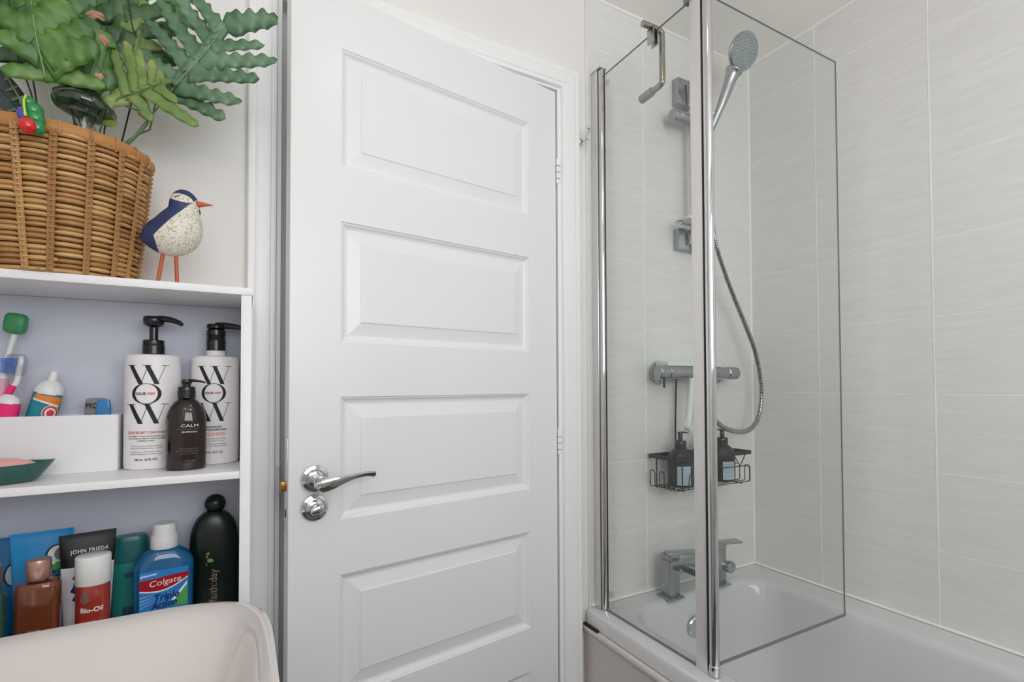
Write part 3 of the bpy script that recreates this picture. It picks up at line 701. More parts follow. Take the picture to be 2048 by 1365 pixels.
for x, z, a, s in ((-.0135, .1145, .3, .0095), (-.0045, .1075, -.2, .0100), (-.0135, .1000, .9, .0085), (-.0085, .1205, .7, .0055)):
    wrap('leaf_print', polybm([[(-s*.6, 0), (-s*.3, -s*.38), (s*.2, -s*.36), (s*.6, 0), (s*.15, s*.36), (-s*.35, s*.36)]]), M['leafprint'], g, .0405, .0255, z, 0, .0006, None, x, rot=a)
wrap('lettering', textbm('faith:day', .0130, 0), M['sealbrown'], g, .0405, .0255, .060, 0, .0006, None, .006, rot=PI/2)
# mouthwash
mw = thing('mouthwash_bottle', 'clear blue mouthwash bottle with white cap and red-banded label', 'mouthwash', (-.1235, 1.0980, SB), .12)
bm = bmesh.new(); rs = []
for z, a, b in [(0, .92, .9), (.002, .98, .97), (.008, 1, 1), (.060, 1, 1), (.116, 1.02, 1.02), (.1195, 1.0, 1.0), (.128, .90, .95), (.137, .72, .86), (.143, .55, .72), (.146, .44, .60), (.152, .42, .58)]:
    rs.append([(.0445*a*math.copysign(abs(math.cos(t))**.62, math.cos(t)), .0245*b*math.copysign(abs(math.sin(t))**.7, math.sin(t)), z) for t in [2*PI*j/48 for j in range(48)]])
rings(bm, rs); obj('body', bm, M['mouth'], mw, True)
spin('cap', [(.0205, .1455), (.0212, .147), (.0208, .165), (.0200, .168), (.0185, .1685), (.0178, .186), (.0170, .1885), (.003, .190)], M['plasw'], mw, 40)
FY = -.0251
def lab(bm_, m, x, z, wd=None, off=.0004, nm='print', rt=(1, 0, 0)): return flat(nm, bm_, M[m], mw, (x, FY, z), rt, (0, 0, 1), wd, off)
LW = .0355
flat('label', polybm([[(-LW, -.095), (LW, -.095), (LW, 0), (-LW, .0)]]), M['colblue'], mw, (0, FY, .1125), (1, 0, 0), (0, 0, 1), None, .0003)
def ribbon(y_l, y_r, sag, n=14):
    top = [(-LW+2*LW*i/n, y_l[0]+(y_r[0]-y_l[0])*i/n) for i in range(n+1)]
    bot = [(-LW+2*LW*i/n, y_l[1]+(y_r[1]-y_l[1])*i/n-sag*math.sin(PI*i/n)) for i in range(n+1)]
    return polybm([[top[i], bot[i], bot[i+1], top[i+1]] for i in range(n)])
lab(ribbon((.0975, .0815), (.1030, .0950), .0105), 'colred', 0, 0, off=.0007)
lab(ribbon((.0805, .0790), (.0940, .0925), .0105), 'inkwhite', 0, 0, off=.0006)
lab(textbm('Colgate', .0100, 0, .12), 'inkwhite', .002, .0868, .046, .0011, 'lettering', (1, 0, .07))
lab(textbm('Triple', .0116, .0004, .2), 'navy', .004, .0601, .037, .0012, 'lettering', (1, 0, .07))
lab(textbm('Action', .0116, .0004, .2), 'navy', .000, .0466, .038, .0012, 'lettering', (1, 0, .07))
lab(polybm([[(.014, .045), (.034, .045), (.034, .078), (.024, .066)]]), 'colgreen', 0, 0, off=.0005); lab(polybm([[(.010, .056), (.034, .086), (.034, .080), (.016, .056)]]), 'inkwhite', 0, 0, off=.0006)
lab(polybm([[(-.034, .1030), (-.012, .1052), (-.0105, .1080), (-.034, .1062)]]), 'inkwhite', 0, 0, off=.0005); lab(textbm('NEW IMPROVED', .0016), 'colblue', -.023, .1046, .016, .0009, 'lettering', (1, 0, .09))
for i in range(4): lab(polybm([[(-.034, .050+.006*i), (-.012, .060+.004*i), (-.034, .0515+.006*i)]]), 'skyb', 0, 0, off=.0004+.00005*i)
# oil bottle, red
bo = thing('skin_oil_bottle', 'short red-orange body oil bottle with white cap below the black tube', 'bottle', (-.2130, 1.0450, SB), 0)
spin('body', [(.92, 0), (.98, .002), (1, .008), (1, .1165), (.985, .1175)], M['biored'], bo, 44, .0222, .0200)
spin('cap', [(1.02, .1165), (1.05, .1175), (1.05, .1585), (1.02, .1610), (.96, .1620), (.05, .1626)], M['plasw'], bo, 44, .0222, .0200)
w = lambda s, h, m, z, wd, dx=0, b=.0002: wrap('lettering', textbm(s, h, b), M[m], bo, .0222, .0200, z, .12, .0005, wd, dx)
w('Bio-Oil', .0072, 'inkwhite', .0760, .0290, 0, .0003); w('Skincare Oil', .0038, 'inkred', .0610, .030); w('100 ml', .0036, 'inkred', .0520, .020)
wrap('label_rule', rectbm(.034, .0005), M['inkred'], bo, .0222, .0200, .0450, -.12, .0005)
wrap('drop_print', polybm([[(0, .0135), (-.0035, .006), (-.0062, .000), (-.0058, -.005), (-.002, -.0078), (.002, -.0078), (.0058, -.005), (.0062, .000), (.0035, .006)]]), M['rose'], bo, .0222, .0200, .0980, -.02, .0005, None, -.006)
# body oil, rose gold cap
def oilbottle(name, label, x, y, m, rx, ry, H, capm, hc, rcap, grp=None):
    t = thing(name, label, 'bottle', (x, y, SB), 0, grp)
    spin('body', [(.92, 0), (.98, .002), (1, .007), (1, H-.010), (.97, H-.004), (.86, H-.001), (.40, H), (.36, H+.004)], M[m], t, 44, rx, ry, n=2.8)
    spin('cap', [(rcap*.95, H+.003), (rcap, H+.0045), (rcap, H+hc), (rcap*.96, H+hc+.0015), (.001, H+hc+.0016)], M[capm], t, 36)
    return t
ob = oilbottle('body_oil_bottle', 'amber oil bottle with rose gold cap in front of the bright blue tube', -.2760, 1.0300, 'oil', .0265, .0200, .1370, 'rose', .0310, .0150)
wrap('label', rectbm(.040, .058), mat('kraft_brown_label', (122, 84, 54), .6, vary=.1), ob, .0265, .0200, .040, 0, .0006); wrap('lettering', textbm('OIL', .007), M['oil'], ob, .0265, .0200, .046, 0, .0010, .014)
ob2 = oilbottle('toner_bottle', 'green-tinted clear bottle with rose gold cap at the left edge of the photo', -.3300, 1.0200, 'cleargreen', .0200, .0180, .1290, 'rose', .0400, .0150)
wrap('lettering', textbm('BODY', .004), M['inkwhite'], ob2, .0200, .0180, .085, .3, .0006, .012)
# tubes standing on their caps
def stand_tube(name, label, loc, rz, H, wid, ry, capr, caph, mtop, mbody, split, capm, cat='tube', tilt=0, grp=None):
    t = thing(name, label, cat, loc, rz, grp); mx = Matrix.Rotation(tilt, 4, 'Y')
    def shell(nm, m, z0, z1):
        bm = bmesh.new(); rs = []; N = 12
        for i in range(N+1):
            z = z0+(z1-z0)*i/N; u = (z-caph)/(H-caph); fx = .80+.20*u; fy = max(.05, (1-u**1.6))
            rs.append([(wid*fx*math.copysign(abs(math.cos(a))**.8, math.cos(a)), ry*fy*math.sin(a), z) for a in [2*PI*j/40 for j in range(40)]])
        rings(bm, rs); bmesh.ops.transform(bm, matrix=mx, verts=bm.verts); return obj(nm, bm, m, t, True)
    zs = caph+(H-caph)*split
    shell('body', mbody, caph, zs); shell('crimped_end', mtop, zs, H)
    spin('cap', [(.95, 0), (1, .0015), (1, caph-.001), (.97, caph+.0005)], capm, t, 36, capr, capr*.72, mtx=mx)
    def front(bm_, m, x, z, wd=None, off=.0006, nm='lettering', slope=0):
        # lie on the tapering front face
        o = flat(nm, bm_, M[m], t, (x, 0, z), (1, 0, slope), (0, 0, 1), wd, 0)
        for v in o.data.vertices:
            u = max(0, min(1, (v.co.z-caph)/(H-caph))); fy = max(.05, (1-u**1.6)); fx = .8+.2*u
            k = min(.98, abs(v.co.x)/(wid*fx)); v.co.y = -ry*fy*math.sqrt(1-k**2.5)-off
        o.data.transform(mx); return o
    return t, front
jt, jf = stand_tube('hair_cream_tube', 'cream tube with matt black crimped top standing behind the red-orange bottle', (-.2300, 1.0930, SB), .22, .1880, .0375, .0175, .0240, .030, M['jfblack'], M['bottlew'], .66, M['jfblack'])
jf(textbm('JOHN FRIEDA', .0062, .0001, 0, 1.15), 'inkwhite', .002, .1560, .0500); jf(textbm('FRIZZ EASE', .003), 'inkgrey', .004, .1470, .024)
for x, z, s in ((-.014, .118, .006), (-.011, .108, .008), (-.015, .098, .0075), (-.009, .091, .006), (-.013, .084, .007)):
    jf(polybm([[(-s, -s*.3), (0, -s*.9), (s*.9, -s*.2), (s*.5, s*.7), (-s*.4, s*.9)]]), 'navy', x, z, None, .0006, 'flower_print')
bt, bf = stand_tube('conditioner_tube', 'bright cyan tube with coconut picture leaning behind the rose gold cap', (-.2960, 1.1200, SB), .12, .1920, .0400, .0180, .0240, .030, M['cyan'], M['cyan'], .72, M['plasw'])
bf(ellbm(.030, .036), 'ink', .019, .150, None, .0008, 'print'); bf(ellbm(.0265, .0325), 'inkwhite', .0205, .150, None, .0011, 'print'); bf(ellbm(.016, .020), 'inkgrey', .024, .152, None, .0014, 'print')
bf(polybm([[(.004, .108), (.040, .108), (.040, .136), (.010, .132)]]), 'inkwhite', 0, 0, None, .0009, 'print'); bf(polybm([[(.008, .128), (.020, .140), (.034, .136), (.030, .124), (.018, .127)]]), 'colgreen', 0, 0, None, .0016, 'print')
bf(textbm('herbal', .0062, .0002, .2), 'ink', .022, .1225, .020, .0020, slope=.1); bf(textbm('essences', .0062, .0002, .2), 'ink', .022, .1160, .024, .0020, slope=.1)
bf(polybm([[(.004, .060), (.036, .060), (.036, .108), (.004, .108)]]), 'inkwhite', 0, 0, None, .0008, 'print'); bf(textbm('HYDRATE', .005, .0003), 'colblue', .021, .083, .028, .0020); bf(rectbm(.030, .009), 'colgreen', .020, .0745, None, .0013, 'print')
lt, lf = stand_tube('lotion_tube', 'deep blue bottle partly out of frame at the left end of the bottom shelf', (-.3620, 1.1320, SB), .02, .1850, .0440, .0200, .0300, .030, M['blue2'], M['blue2'], .9, M['blue2'])
lf(ellbm(.028, .040), 'ink', .031, .125, None, .0008, 'print'); lf(ellbm(.024, .036), 'skyb', .032, .125, None, .0011, 'print'); lf(rectbm(.03, .009), 'colgreen', .026, .093, None, .0008, 'print'); lf(textbm('VITAMIN', .0045), 'navy', .022, .083, .026, .0008)
tl_ = thing('shower_gel_bottle', 'teal plastic bottle between the black tube and the blue mouthwash', 'bottle', (-.1795, 1.1380, SB), .1)
spin('body', [(.9, 0), (.97, .002), (1, .007), (1, .115), (.98, .118)], M['teal'], tl_, 44, .0270, .0165, n=2.6)
spin('cap', [(.97, .118), (1, .1185), (1.0, .130), (.97, .154), (.93, .161), (.85, .1640), (.05, .1655)], mat('dark_teal_plastic', (34, 104, 104), .3, vary=.05), tl_, 44, .0270, .0165, n=2.6)
wrap('lettering', textbm('SIMPLE', .0075, .0003), M['navy'], tl_, .0270, .0165, .093, 0, .0006, .040, .0130)
wrap('print', rectbm(.030, .022), mat('deep_teal_ink', (20, 74, 84), .5, vary=0), tl_, .0270, .0165, .030, 0, .0006)

# ================================================================== BASKET WITH PLANT
bx, by, z0b, HB = -.2700, 1.0690, 1.3225, .2120
def brad(u): # u 0 bottom .. 1 top
    return .1010+(.1235-.1010)*u**.85, .0840+(.1010-.0840)*u**.85
def bpt(u, a, off=0):
    A, B = brad(u); return Vector(((A+off)*math.cos(a), (B+off)*math.sin(a)-.0110*u, HB*u))
bk = thing('woven_basket', 'round woven rush basket on top of the shelf unit', 'basket', (bx, by, z0b))
NS, NR = 18, 26
bm = bmesh.new()
rings(bm, [[bpt(u, 2*PI*j/54, off) for j in range(54)] for u, off in ((.012, -.004), (.3, -.004), (.7, -.004), (.985, -.0035), (.985, -.0065), (.6, -.0075), (.3, -.0075), (.03, -.0075))])
obj('inner_wall', bm, M['liner'], bk, True)
strand_cache = {}
def strand_bm(bm, u, a0, a1, r, off):
    P = []; rr_ = []
    for i in range(7):
        f = i/6; a = a0+(a1-a0)*f; bulge = math.sin(PI*f)
        P.append(bpt(u, a, off-.0030+.0034*bulge)); rr_.append(r*(.62+.38*bulge**.5 if bulge > 0 else .62))
    tube(bm, P, rr_, 6, flat=1.0)
back = bmesh.new(); cnt = 0
for k in range(NR):
    u = .018+.942*k/(NR-1)
    for j in range(NS):
        a0 = 2*PI*(j+.06*math.sin(k*.9))/NS; a1 = a0+2*PI/NS*1.04
        mid = (a0+a1)/2; facing = -math.sin(mid)+.22*math.cos(mid) > -.12
        r = .0039*random.uniform(.86, 1.08); off = (.0009 if (j+k) % 2 else 0)+random.uniform(-.0004, .0006)
        if facing and cnt < 290:
            bm = bmesh.new(); uu = u+random.uniform(-.004, .004); strand_bm(bm, uu, a0, a1, r, off); obj('strand', bm, M['wick'], bk, True); cnt += 1
        else: strand_bm(back, u, a0, a1, r, off)
o = obj('rear_weave', back, M['wick'], bk, True); o['kind'] = 'stuff'
for j in range(NS):
    a = 2*PI*j/NS; bm = bmesh.new(); lean = .05*math.sin(j*2.1)
    for s in (-1, 1):
        P = []; rr_ = []
        for i in range(53):
            u = i/52*.975+.005
            P.append(bpt(u, a+s*.018+lean*(1-u), .0030+.0009*math.cos(i*PI+s))); rr_.append(.0024+.0007*math.cos(i*PI*.5*2+s*1.5))
        tube(bm, P, rr_, 5)
    for i in range(0, 26):        # the strand ends crossing over the stake
        u = (i+.5)/26*.95; tube(bm, [bpt(u-.006, a-.045+lean*(1-u), .0040), bpt(u, a+lean*(1-u), .0058), bpt(u+.006, a+.045+lean*(1-u), .0040)], [.0007, .0022, .0007], 5)
    obj('stake', bm, M['stake'], bk, True)
bm = bmesh.new(); rs = []
for t in range(10):
    an = 2*PI*t/10; rs.append([bpt(1.0, 2*PI*j/64, .0005+.0045*math.cos(an)) + Vector((0, 0, .0095*math.sin(an)-.001)) for j in range(64)])
rings(bm, rs, loop=True); rim = obj('rim', bm, M['rimw'], bk, True)
for j in range(22):
    a = 2*PI*(j+.3)/22; bm = bmesh.new()
    tube(bm, [bpt(1.0, a, .0005+.0058*math.cos(t)) + Vector((0, 0, .0112*math.sin(t)-.001)) for t in [2*PI*i/12 for i in range(12)]], .0013, 5, loop=True); obj('binding', bm, M['stake'], rim, True)
bm = bmesh.new(); tube(bm, [bpt(.0, 2*PI*j/48, .0015)+Vector((0, 0, .0036)) for j in range(48)], .0034, 6, loop=True); obj('base_coil', bm, M['stake'], bk, True)

# ---- the fern
FRONDS=[
('blue',[(-0.1783, 1.06, 1.5656), (-0.1259, 1.03, 1.6384), (-0.0947, 1.0, 1.6745), (-0.0616, 0.985, 1.7191), (-0.0307, 0.975, 1.7725)],0.0071,
  [(0.36,(-0.0299, 0.99, 1.6149),0.0118),(0.42,(-0.0056, 0.975, 1.6446),0.0110),(0.56,(0.0217, 0.965, 1.6876),0.0110),(0.68,(0.0479, 0.955, 1.7226),0.0110),(0.8,(0.029, 0.96, 1.7462),0.0079),(0.98,(0.0487, 0.95, 1.7944),0.0149),(0.93,(-0.0808, 0.99, 1.8192),0.0110),(0.84,(-0.1066, 1.0, 1.8209),0.0110),(0.72,(-0.13, 1.01, 1.8063),0.0110),(0.6,(-0.1461, 1.02, 1.7704),0.0110),(0.48,(-0.1594, 1.03, 1.7234),0.0102),(0.38,(-0.1355, 1.03, 1.6834),0.0079)]),
('bright',[(-0.2602, 1.03, 1.526), (-0.2627, 0.99, 1.5967), (-0.2657, 0.97, 1.6302), (-0.2701, 0.96, 1.6638), (-0.2786, 0.96, 1.7347)],0.0063,
  [(0.42,(-0.3109, 0.97, 1.6069),0.0110),(0.44,(-0.1928, 0.98, 1.6228),0.0118),(0.52,(-0.1969, 0.955, 1.6712),0.0189),(0.62,(-0.2055, 0.955, 1.6976),0.0189),(0.6,(-0.3119, 0.955, 1.6523),0.0149),(0.76,(-0.2314, 0.955, 1.7227),0.0220),(0.74,(-0.3134, 0.955, 1.689),0.0157),(0.92,(-0.2545, 0.955, 1.7627),0.0197),(0.9,(-0.3028, 0.955, 1.7435),0.0157)]),
('bluegreen',[(-0.2197, 1.05, 1.5435), (-0.2301, 1.02, 1.6174), (-0.2149, 1.0, 1.6432), (-0.2042, 0.99, 1.6927)],0.0094,
  [(0.55,(-0.257, 1.0, 1.5918),0.0157),(0.58,(-0.1759, 1.0, 1.6548),0.0173),(0.75,(-0.2443, 1.0, 1.6621),0.0189),(0.78,(-0.1839, 1.01, 1.6951),0.0157),(1.0,(-0.2021, 1.0, 1.7198),0.0173)]),
('yellow',[(-0.182, 1.05, 1.5519), (-0.1431, 1.02, 1.6006), (-0.1837, 1.0, 1.6084), (-0.1512, 0.99, 1.6294), (-0.1227, 0.985, 1.6489)],0.0055,
  [(0.66,(-0.1872, 1.0, 1.6962),0.0071),(0.74,(-0.1719, 1.0, 1.7135),0.0079),(0.82,(-0.1548, 1.0, 1.7059),0.0071),(0.9,(-0.1379, 1.0, 1.6929),0.0063),(0.96,(-0.1235, 0.99, 1.6731),0.0055),(0.7,(-0.1361, 0.99, 1.5839),0.0094),(0.82,(-0.0689, 0.98, 1.5884),0.0102),(0.92,(-0.0986, 0.98, 1.6204),0.0071),(0.63,(-0.21, 1.0, 1.5925),0.0094),(1.0,(-0.1086, 0.98, 1.6552),0.0047)]),
('dark',[(-0.192, 1.08, 1.5623), (-0.1624, 1.06, 1.7186), (-0.1726, 1.05, 1.7704), (-0.1815, 1.05, 1.8368)],0.0071,
  [(0.5,(-0.108, 1.06, 1.7264),0.0102),(0.62,(-0.1149, 1.05, 1.7724),0.0110),(0.74,(-0.1117, 1.05, 1.8275),0.0118),(0.88,(-0.1266, 1.05, 1.8578),0.0118),(0.55,(-0.2154, 1.07, 1.6821),0.0118),(0.68,(-0.2199, 1.06, 1.7264),0.0142),(0.82,(-0.2244, 1.06, 1.7719),0.0142),(0.93,(-0.2183, 1.06, 1.8255),0.0126)]),
('mid',[(-0.2302, 1.1, 1.5622), (-0.2036, 1.09, 1.6967), (-0.2095, 1.07, 1.762), (-0.2205, 1.07, 1.8406)],0.0079,
  [(0.5,(-0.1581, 1.08, 1.7136),0.0110),(0.6,(-0.2564, 1.09, 1.6983),0.0157),(0.7,(-0.1624, 1.08, 1.7754),0.0126),(0.75,(-0.261, 1.08, 1.7338),0.0173),(0.88,(-0.165, 1.07, 1.8262),0.0142),(0.9,(-0.2623, 1.07, 1.7778),0.0157),(1.0,(-0.2207, 1.07, 1.8622),0.0157)]),
('dark',[(-0.2894, 1.1, 1.549), (-0.3157, 1.1, 1.6438), (-0.329, 1.08, 1.7031), (-0.3391, 1.08, 1.7979)],0.0079,
  [(0.5,(-0.2816, 1.1, 1.7049),0.0118),(0.62,(-0.358, 1.08, 1.6776),0.0118),(0.7,(-0.2829, 1.09, 1.7498),0.0173),(0.8,(-0.3645, 1.08, 1.7318),0.0142),(0.88,(-0.2962, 1.09, 1.7961),0.0189),(0.95,(-0.3685, 1.09, 1.7857),0.0157)]),
('dark',[(-0.2503, 1.13, 1.5704), (-0.2764, 1.12, 1.6743), (-0.2762, 1.11, 1.7561), (-0.2793, 1.11, 1.8425)],0.0079,
  [(0.55,(-0.2326, 1.12, 1.7228),0.0173),(0.6,(-0.3091, 1.12, 1.6822),0.0118),(0.75,(-0.2298, 1.12, 1.787),0.0189),(0.75,(-0.3197, 1.11, 1.733),0.0157),(0.92,(-0.2353, 1.11, 1.8324),0.0189),(0.92,(-0.3142, 1.11, 1.7948),0.0157)]),
('mid',[(-0.1568, 1.13, 1.6289), (-0.1326, 1.11, 1.7571), (-0.1119, 1.09, 1.8266), (-0.1047, 1.09, 1.8951)],0.0063,
  [(0.6,(-0.1544, 1.1, 1.7998),0.0110),(0.7,(-0.0749, 1.09, 1.8205),0.0079),(0.8,(-0.1474, 1.1, 1.8487),0.0110),(0.9,(-0.0667, 1.08, 1.8663),0.0102)]),
('yellow',[(-0.2413, 1.06, 1.5429), (-0.2107, 1.05, 1.6173), (-0.1811, 1.05, 1.6638), (-0.1645, 1.05, 1.7295), (-0.1582, 1.05, 1.793)],0.0047,
  [(0.5,(-0.2316, 1.04, 1.644),0.0079),(0.6,(-0.1416, 1.04, 1.6785),0.0079),(0.7,(-0.205, 1.05, 1.6995),0.0094),(0.8,(-0.1292, 1.05, 1.7453),0.0087),(0.9,(-0.189, 1.05, 1.7648),0.0087),(1.0,(-0.1564, 1.05, 1.8288),0.0079)]),
]

pf = thing('potted_fern', 'large fern with wavy lobed fronds growing out of the woven basket', 'plant', (-.262, 1.066, 1.3290))
base0 = Vector((-.262, 1.066, 1.3290))
spin('pot', [(.052, 0), (.056, .004), (.068, .120), (.071, .1205), (.071, .128), (.067, .128), (.062, .112), (.05, .02)], M['pot'], pf, 32)
spin('soil', [(.0655, .108), (.0655, .116), (.045, .121), (.01, .122)], M['soil'], pf, 24)
def frond(kind, rib, hw, lobes, idx):
    P = [Vector(p)-base0 for p in rib]
    # stem from the soil to the frond
    start = Vector((random.uniform(-.02, .02), random.uniform(-.02, .02), .12))
    rib_s = smooth_path(P, 10); n = len(rib_s)
    first_s = min(l[0] for l in lobes)
    bm = bmesh.new(); view = Vector((.15, -1, -.12)).normalized()
    def rp(s):
        f = max(0, min(.9999, s))*(n-1); i = int(f); return rib_s[i].lerp(rib_s[min(i+1, n-1)], f-i), (rib_s[min(i+1, n-1)]-rib_s[max(i-1, 0)]).normalized()
    # blade along the midrib
    s0 = max(.05, first_s-.08); rows = []
    K = 22
    for i in range(K+1):
        s = s0+(1-s0)*i/K; p, t = rp(s); side = t.cross(view).normalized()
        w = hw*(1.5 if kind == 'blue' else 1.2)*min(1, (i+.4)/3)*(1.0 if i < K-3 else .9)
        rows.append([bm.verts.new(p+side*w*q+view*(-.0012*abs(q))) for q in (-1, -.5, 0, .5, 1)])
    for a, b in zip(rows, rows[1:]):
        for j in range(4): bm.faces.new((a[j], a[j+1], b[j+1], b[j]))
    for li, (s, tip, w) in enumerate(lobes):
        p, t = rp(s); tip = Vector(tip)-base0; d = (tip-p); L = d.length
        sg = 1 if d.dot(t.cross(view)) > 0 else -1
        ctrl = p.lerp(tip, .5)+t*(-random.uniform(-.02, .12)*L)+Vector((0, 0, 0))-view*(-.10*L)*random.uniform(.2, .9)
        N = max(16, int(L/.0036)); prev = None; ph = random.uniform(0, 6); fq = L/.021
        amp = (.15 if kind == 'blue' else .10 if kind == 'yellow' else .07); w *= 1.22 if kind == 'blue' else 1.15
        for i in range(N+1):
            u = i/N; c = p*(1-u)**2+ctrl*2*u*(1-u)+tip*u*u
            tan = ((ctrl-p)*(1-u)+(tip-ctrl)*u).normalized(); sd = tan.cross(view).normalized()
            prof = (1.30-.9*u if u < .12 else 1.19-.19*min(1, (u-.12)/.12)) if u < .24 else (1.0-.22*(u-.24)/.5 if u < .74 else .78*math.sqrt(max(0, 1-((u-.74)/.26)**2)))
            ww = w*prof*(min(1, .35+u*5) if s > .95 else 1)
            k = 2*PI*fq*u+ph; ruf = min(1, u*3)
            row = []
            for q in (-1, -.55, 0, .55, 1):
                e = amp*math.sin(k+(1.3 if q > 0 else 0))*ruf*abs(q)
                z = (.16 if amp > .1 else .07)*w*math.sin(k*1.0+(2.2 if q > 0 else 0))*ruf*q*q*2
                row.append(bm.verts.new(c+sd*(q*ww*(1+e if abs(q) == 1 else 1))+view*(z-.10*w*abs(q)-(.0006*(li % 3)))))
            if prev:
                for j in range(4): bm.faces.new((prev[j], prev[j+1], row[j+1], row[j]))
            prev = row
    o = obj('frond', bm, M['f_'+kind], pf, True)
    for f in o.data.polygons: f.use_smooth = True
    md = o.modifiers.new('solid', 'SOLIDIFY'); md.thickness = .0005
    bm = bmesh.new(); pts = smooth_path([start, start.lerp(P[0], .6)+Vector((0, 0, .02)), P[0]], 6)[:-1]+rib_s
    tube(bm, [q+view*.0026 for q in pts], [.0019*(1-.72*i/len(pts)) for i in range(len(pts))], 6)
    st = obj('stem', bm, M['rib'] if kind in ('bright', 'blue', 'bluegreen') else M['stem'] if kind != 'dark' else M['stemd'], o, True)
    for s, tip, w in lobes:
        pass
for i, (k, rib, hw, lobes) in enumerate(FRONDS): frond(k, rib, hw, lobes, i)
def rel(x, y, z): return Vector((x, y, z))-base0
for c, s, r in ((rel(-.2000, .945, 1.7060), .0115, 0), (rel(-.1905, .950, 1.6760), .009, 1.0), (rel(-.2020, .985, 1.6330), .010, 2.0), (rel(-.1520, 1.01, 1.6000), .006, .5)):
    bm = bmesh.new(); rs = []
    for i in range(7):
        a = -1.1+2.2*i/6; rs.append([(s*.9*math.sin(a*1.3)+.2*s*math.sin(j*1.7), -s*.5*math.cos(a*1.6), s*(1.2-.25*abs(i-3))*(j/5-.5)+.15*s*math.sin(i*2+j)) for j in range(6)])
    rings(bm, rs, closed=False)
    bmesh.ops.transform(bm, matrix=Matrix.Translation(c) @ Matrix.Rotation(r, 4, 'Y'), verts=bm.verts)
    o = obj('dried_leaf', bm, M['dry'], pf, True); md = o.modifiers.new('solid', 'SOLIDIFY'); md.thickness = .0006
# loose stems seen over the rim
for a, b, m in (((-.3300, .995, 1.640), (-.2890, 1.00, 1.5640), 'stem'), ((-.3260, 1.0, 1.600), (-.2880, 1.02, 1.545), 'stemd'), ((-.3020, 1.04, 1.68), (-.2860, 1.05, 1.55), 'stemd'), ((-.2330, 1.0, 1.58), (-.2200, 1.02, 1.52), 'stemd'), ((-.2370, 1.0, 1.575), (-.2330, 1.02, 1.52), 'stemd')):
    A, B = rel(*a), rel(*b); wire('stem', [A, A.lerp(B, .5)+Vector((0, 0, .003)), B, Vector((B.x*.6, B.y*.6, .12))], .0012, M[m], pf, 6)
# small variegated trailing leaves and dark striped leaves behind
def leafm(name, label, cat, leaves, m1, m2, base, stripes=5):
    t = thing(name, label, cat, base); b0 = Vector(base)
    for (p, tip, w) in leaves:
        p = Vector(p)-b0; tip = Vector(tip)-b0; view = Vector((.15, -1, 0)).normalized(); d = tip-p; sd = d.normalized().cross(view).normalized()
        for mi, (sc, off, m) in enumerate(((1, 0, m1),)):
            bm = bmesh.new(); rs = []
            for i in range(13):
                u = i/12; ww = w*math.sin(PI*min(1, u*.94+.05))**.8
                rs.append([p.lerp(tip, u)+sd*ww*q-view*(-.25*w*(1-abs(q)))*.5 for q in (-1, -.5, 0, .5, 1)])
            rings(bm, rs, closed=False); o = obj('leaf', bm, m, t, True); md = o.modifiers.new('solid', 'SOLIDIFY'); md.thickness = .0005
        if m2 is not None:
            bm = bmesh.new()
            for k in range(stripes):
                u = .15+.7*k/max(1, stripes-1); c = p.lerp(tip, u); ww = w*math.sin(PI*u)**.8
                for sg in (-1, 1):
                    e = c+sd*sg*ww*.78+d*.10; a = c+sd*sg*ww*.12; n_ = d.normalized()*w*.10
                    vs = [bm.verts.new(q+view*(.0012+.10*w)) for q in (a-n_*.4, (a+e)/2-n_, e, (a+e)/2+n_, a+n_*.4)]; bm.faces.new(vs)
            obj('stripe', bm, m2, o)
        bm = bmesh.new(); tube(bm, [p, p.lerp(Vector((0, 0, .14)), .4)+Vector((0, 0, -.015)), Vector((0, 0, .0))], .0011, 6); obj('leaf_stalk', bm, M['stemd'], o, True)
    return t
leafm('trailing_ivy', 'small yellow and green variegated leaves hanging over the basket rim', 'plant', [((-.1985, 1.02, 1.588), (-.1880, 1.0, 1.566), .011)], leafmat('variegated_leaf', (40, 74, 34), (176, 180, 74), (120, 140, 60)), None, (-.215, 1.060, 1.452))
pl2 = bpy.data.objects['trailing_ivy']
for (p, tip, w) in [((-.2030, 1.02, 1.5800), (-.2010, 1.0, 1.558), .008)]:
    pass
leafm('calathea', 'dark leaves with pale stripes behind the basket rim at the left edge', 'plant', [((-.3350, 1.085, 1.545), (-.3430, 1.075, 1.655), .030), ((-.3150, 1.100, 1.545), (-.3080, 1.090, 1.620), .020)], mat('dark_blue_green_leaf', (24, 44, 42), .4, vary=.2), mat('pale_leaf_stripe', (92, 112, 100), .5, vary=.1), (-.3220, 1.095, 1.3420), 6)

# glass mushroom standing in the basket
gm = thing('glass_mushroom', 'smoky green glass mushroom with clear flared stem standing in the basket', 'ornament', (-.2265, 1.0180, 1.4660))
tm = Matrix.Translation((0, 0, .1330)) @ Matrix.Rotation(math.radians(7), 4, 'Y')
bm = bmesh.new(); k_ = .92; lathe(bm, [(r*k_, z*k_) for r, z in [(.004, -.0105), (.018, -.0130), (.030, -.0145), (.0385, -.0125), (.0435, -.0065), (.0445, -.001), (.0425, .0045), (.0360, .0115), (.0265, .0190), (.0185, .0270), (.0110, .0325), (.0010, .0345)]], 48)
bmesh.ops.transform(bm, matrix=tm, verts=bm.verts); obj('cap', bm, M['smoke'], gm, True)
bm = bmesh.new(); lathe(bm, [(.010, .120), (.0120, .110), (.0160, .090), (.0215, .068), (.0265, .044), (.0270, .030), (.0235, .012), (.012, .001), (.010, 0), (.006, 0)], 36)
obj('stem', bm, M['stemglass'], gm, True)
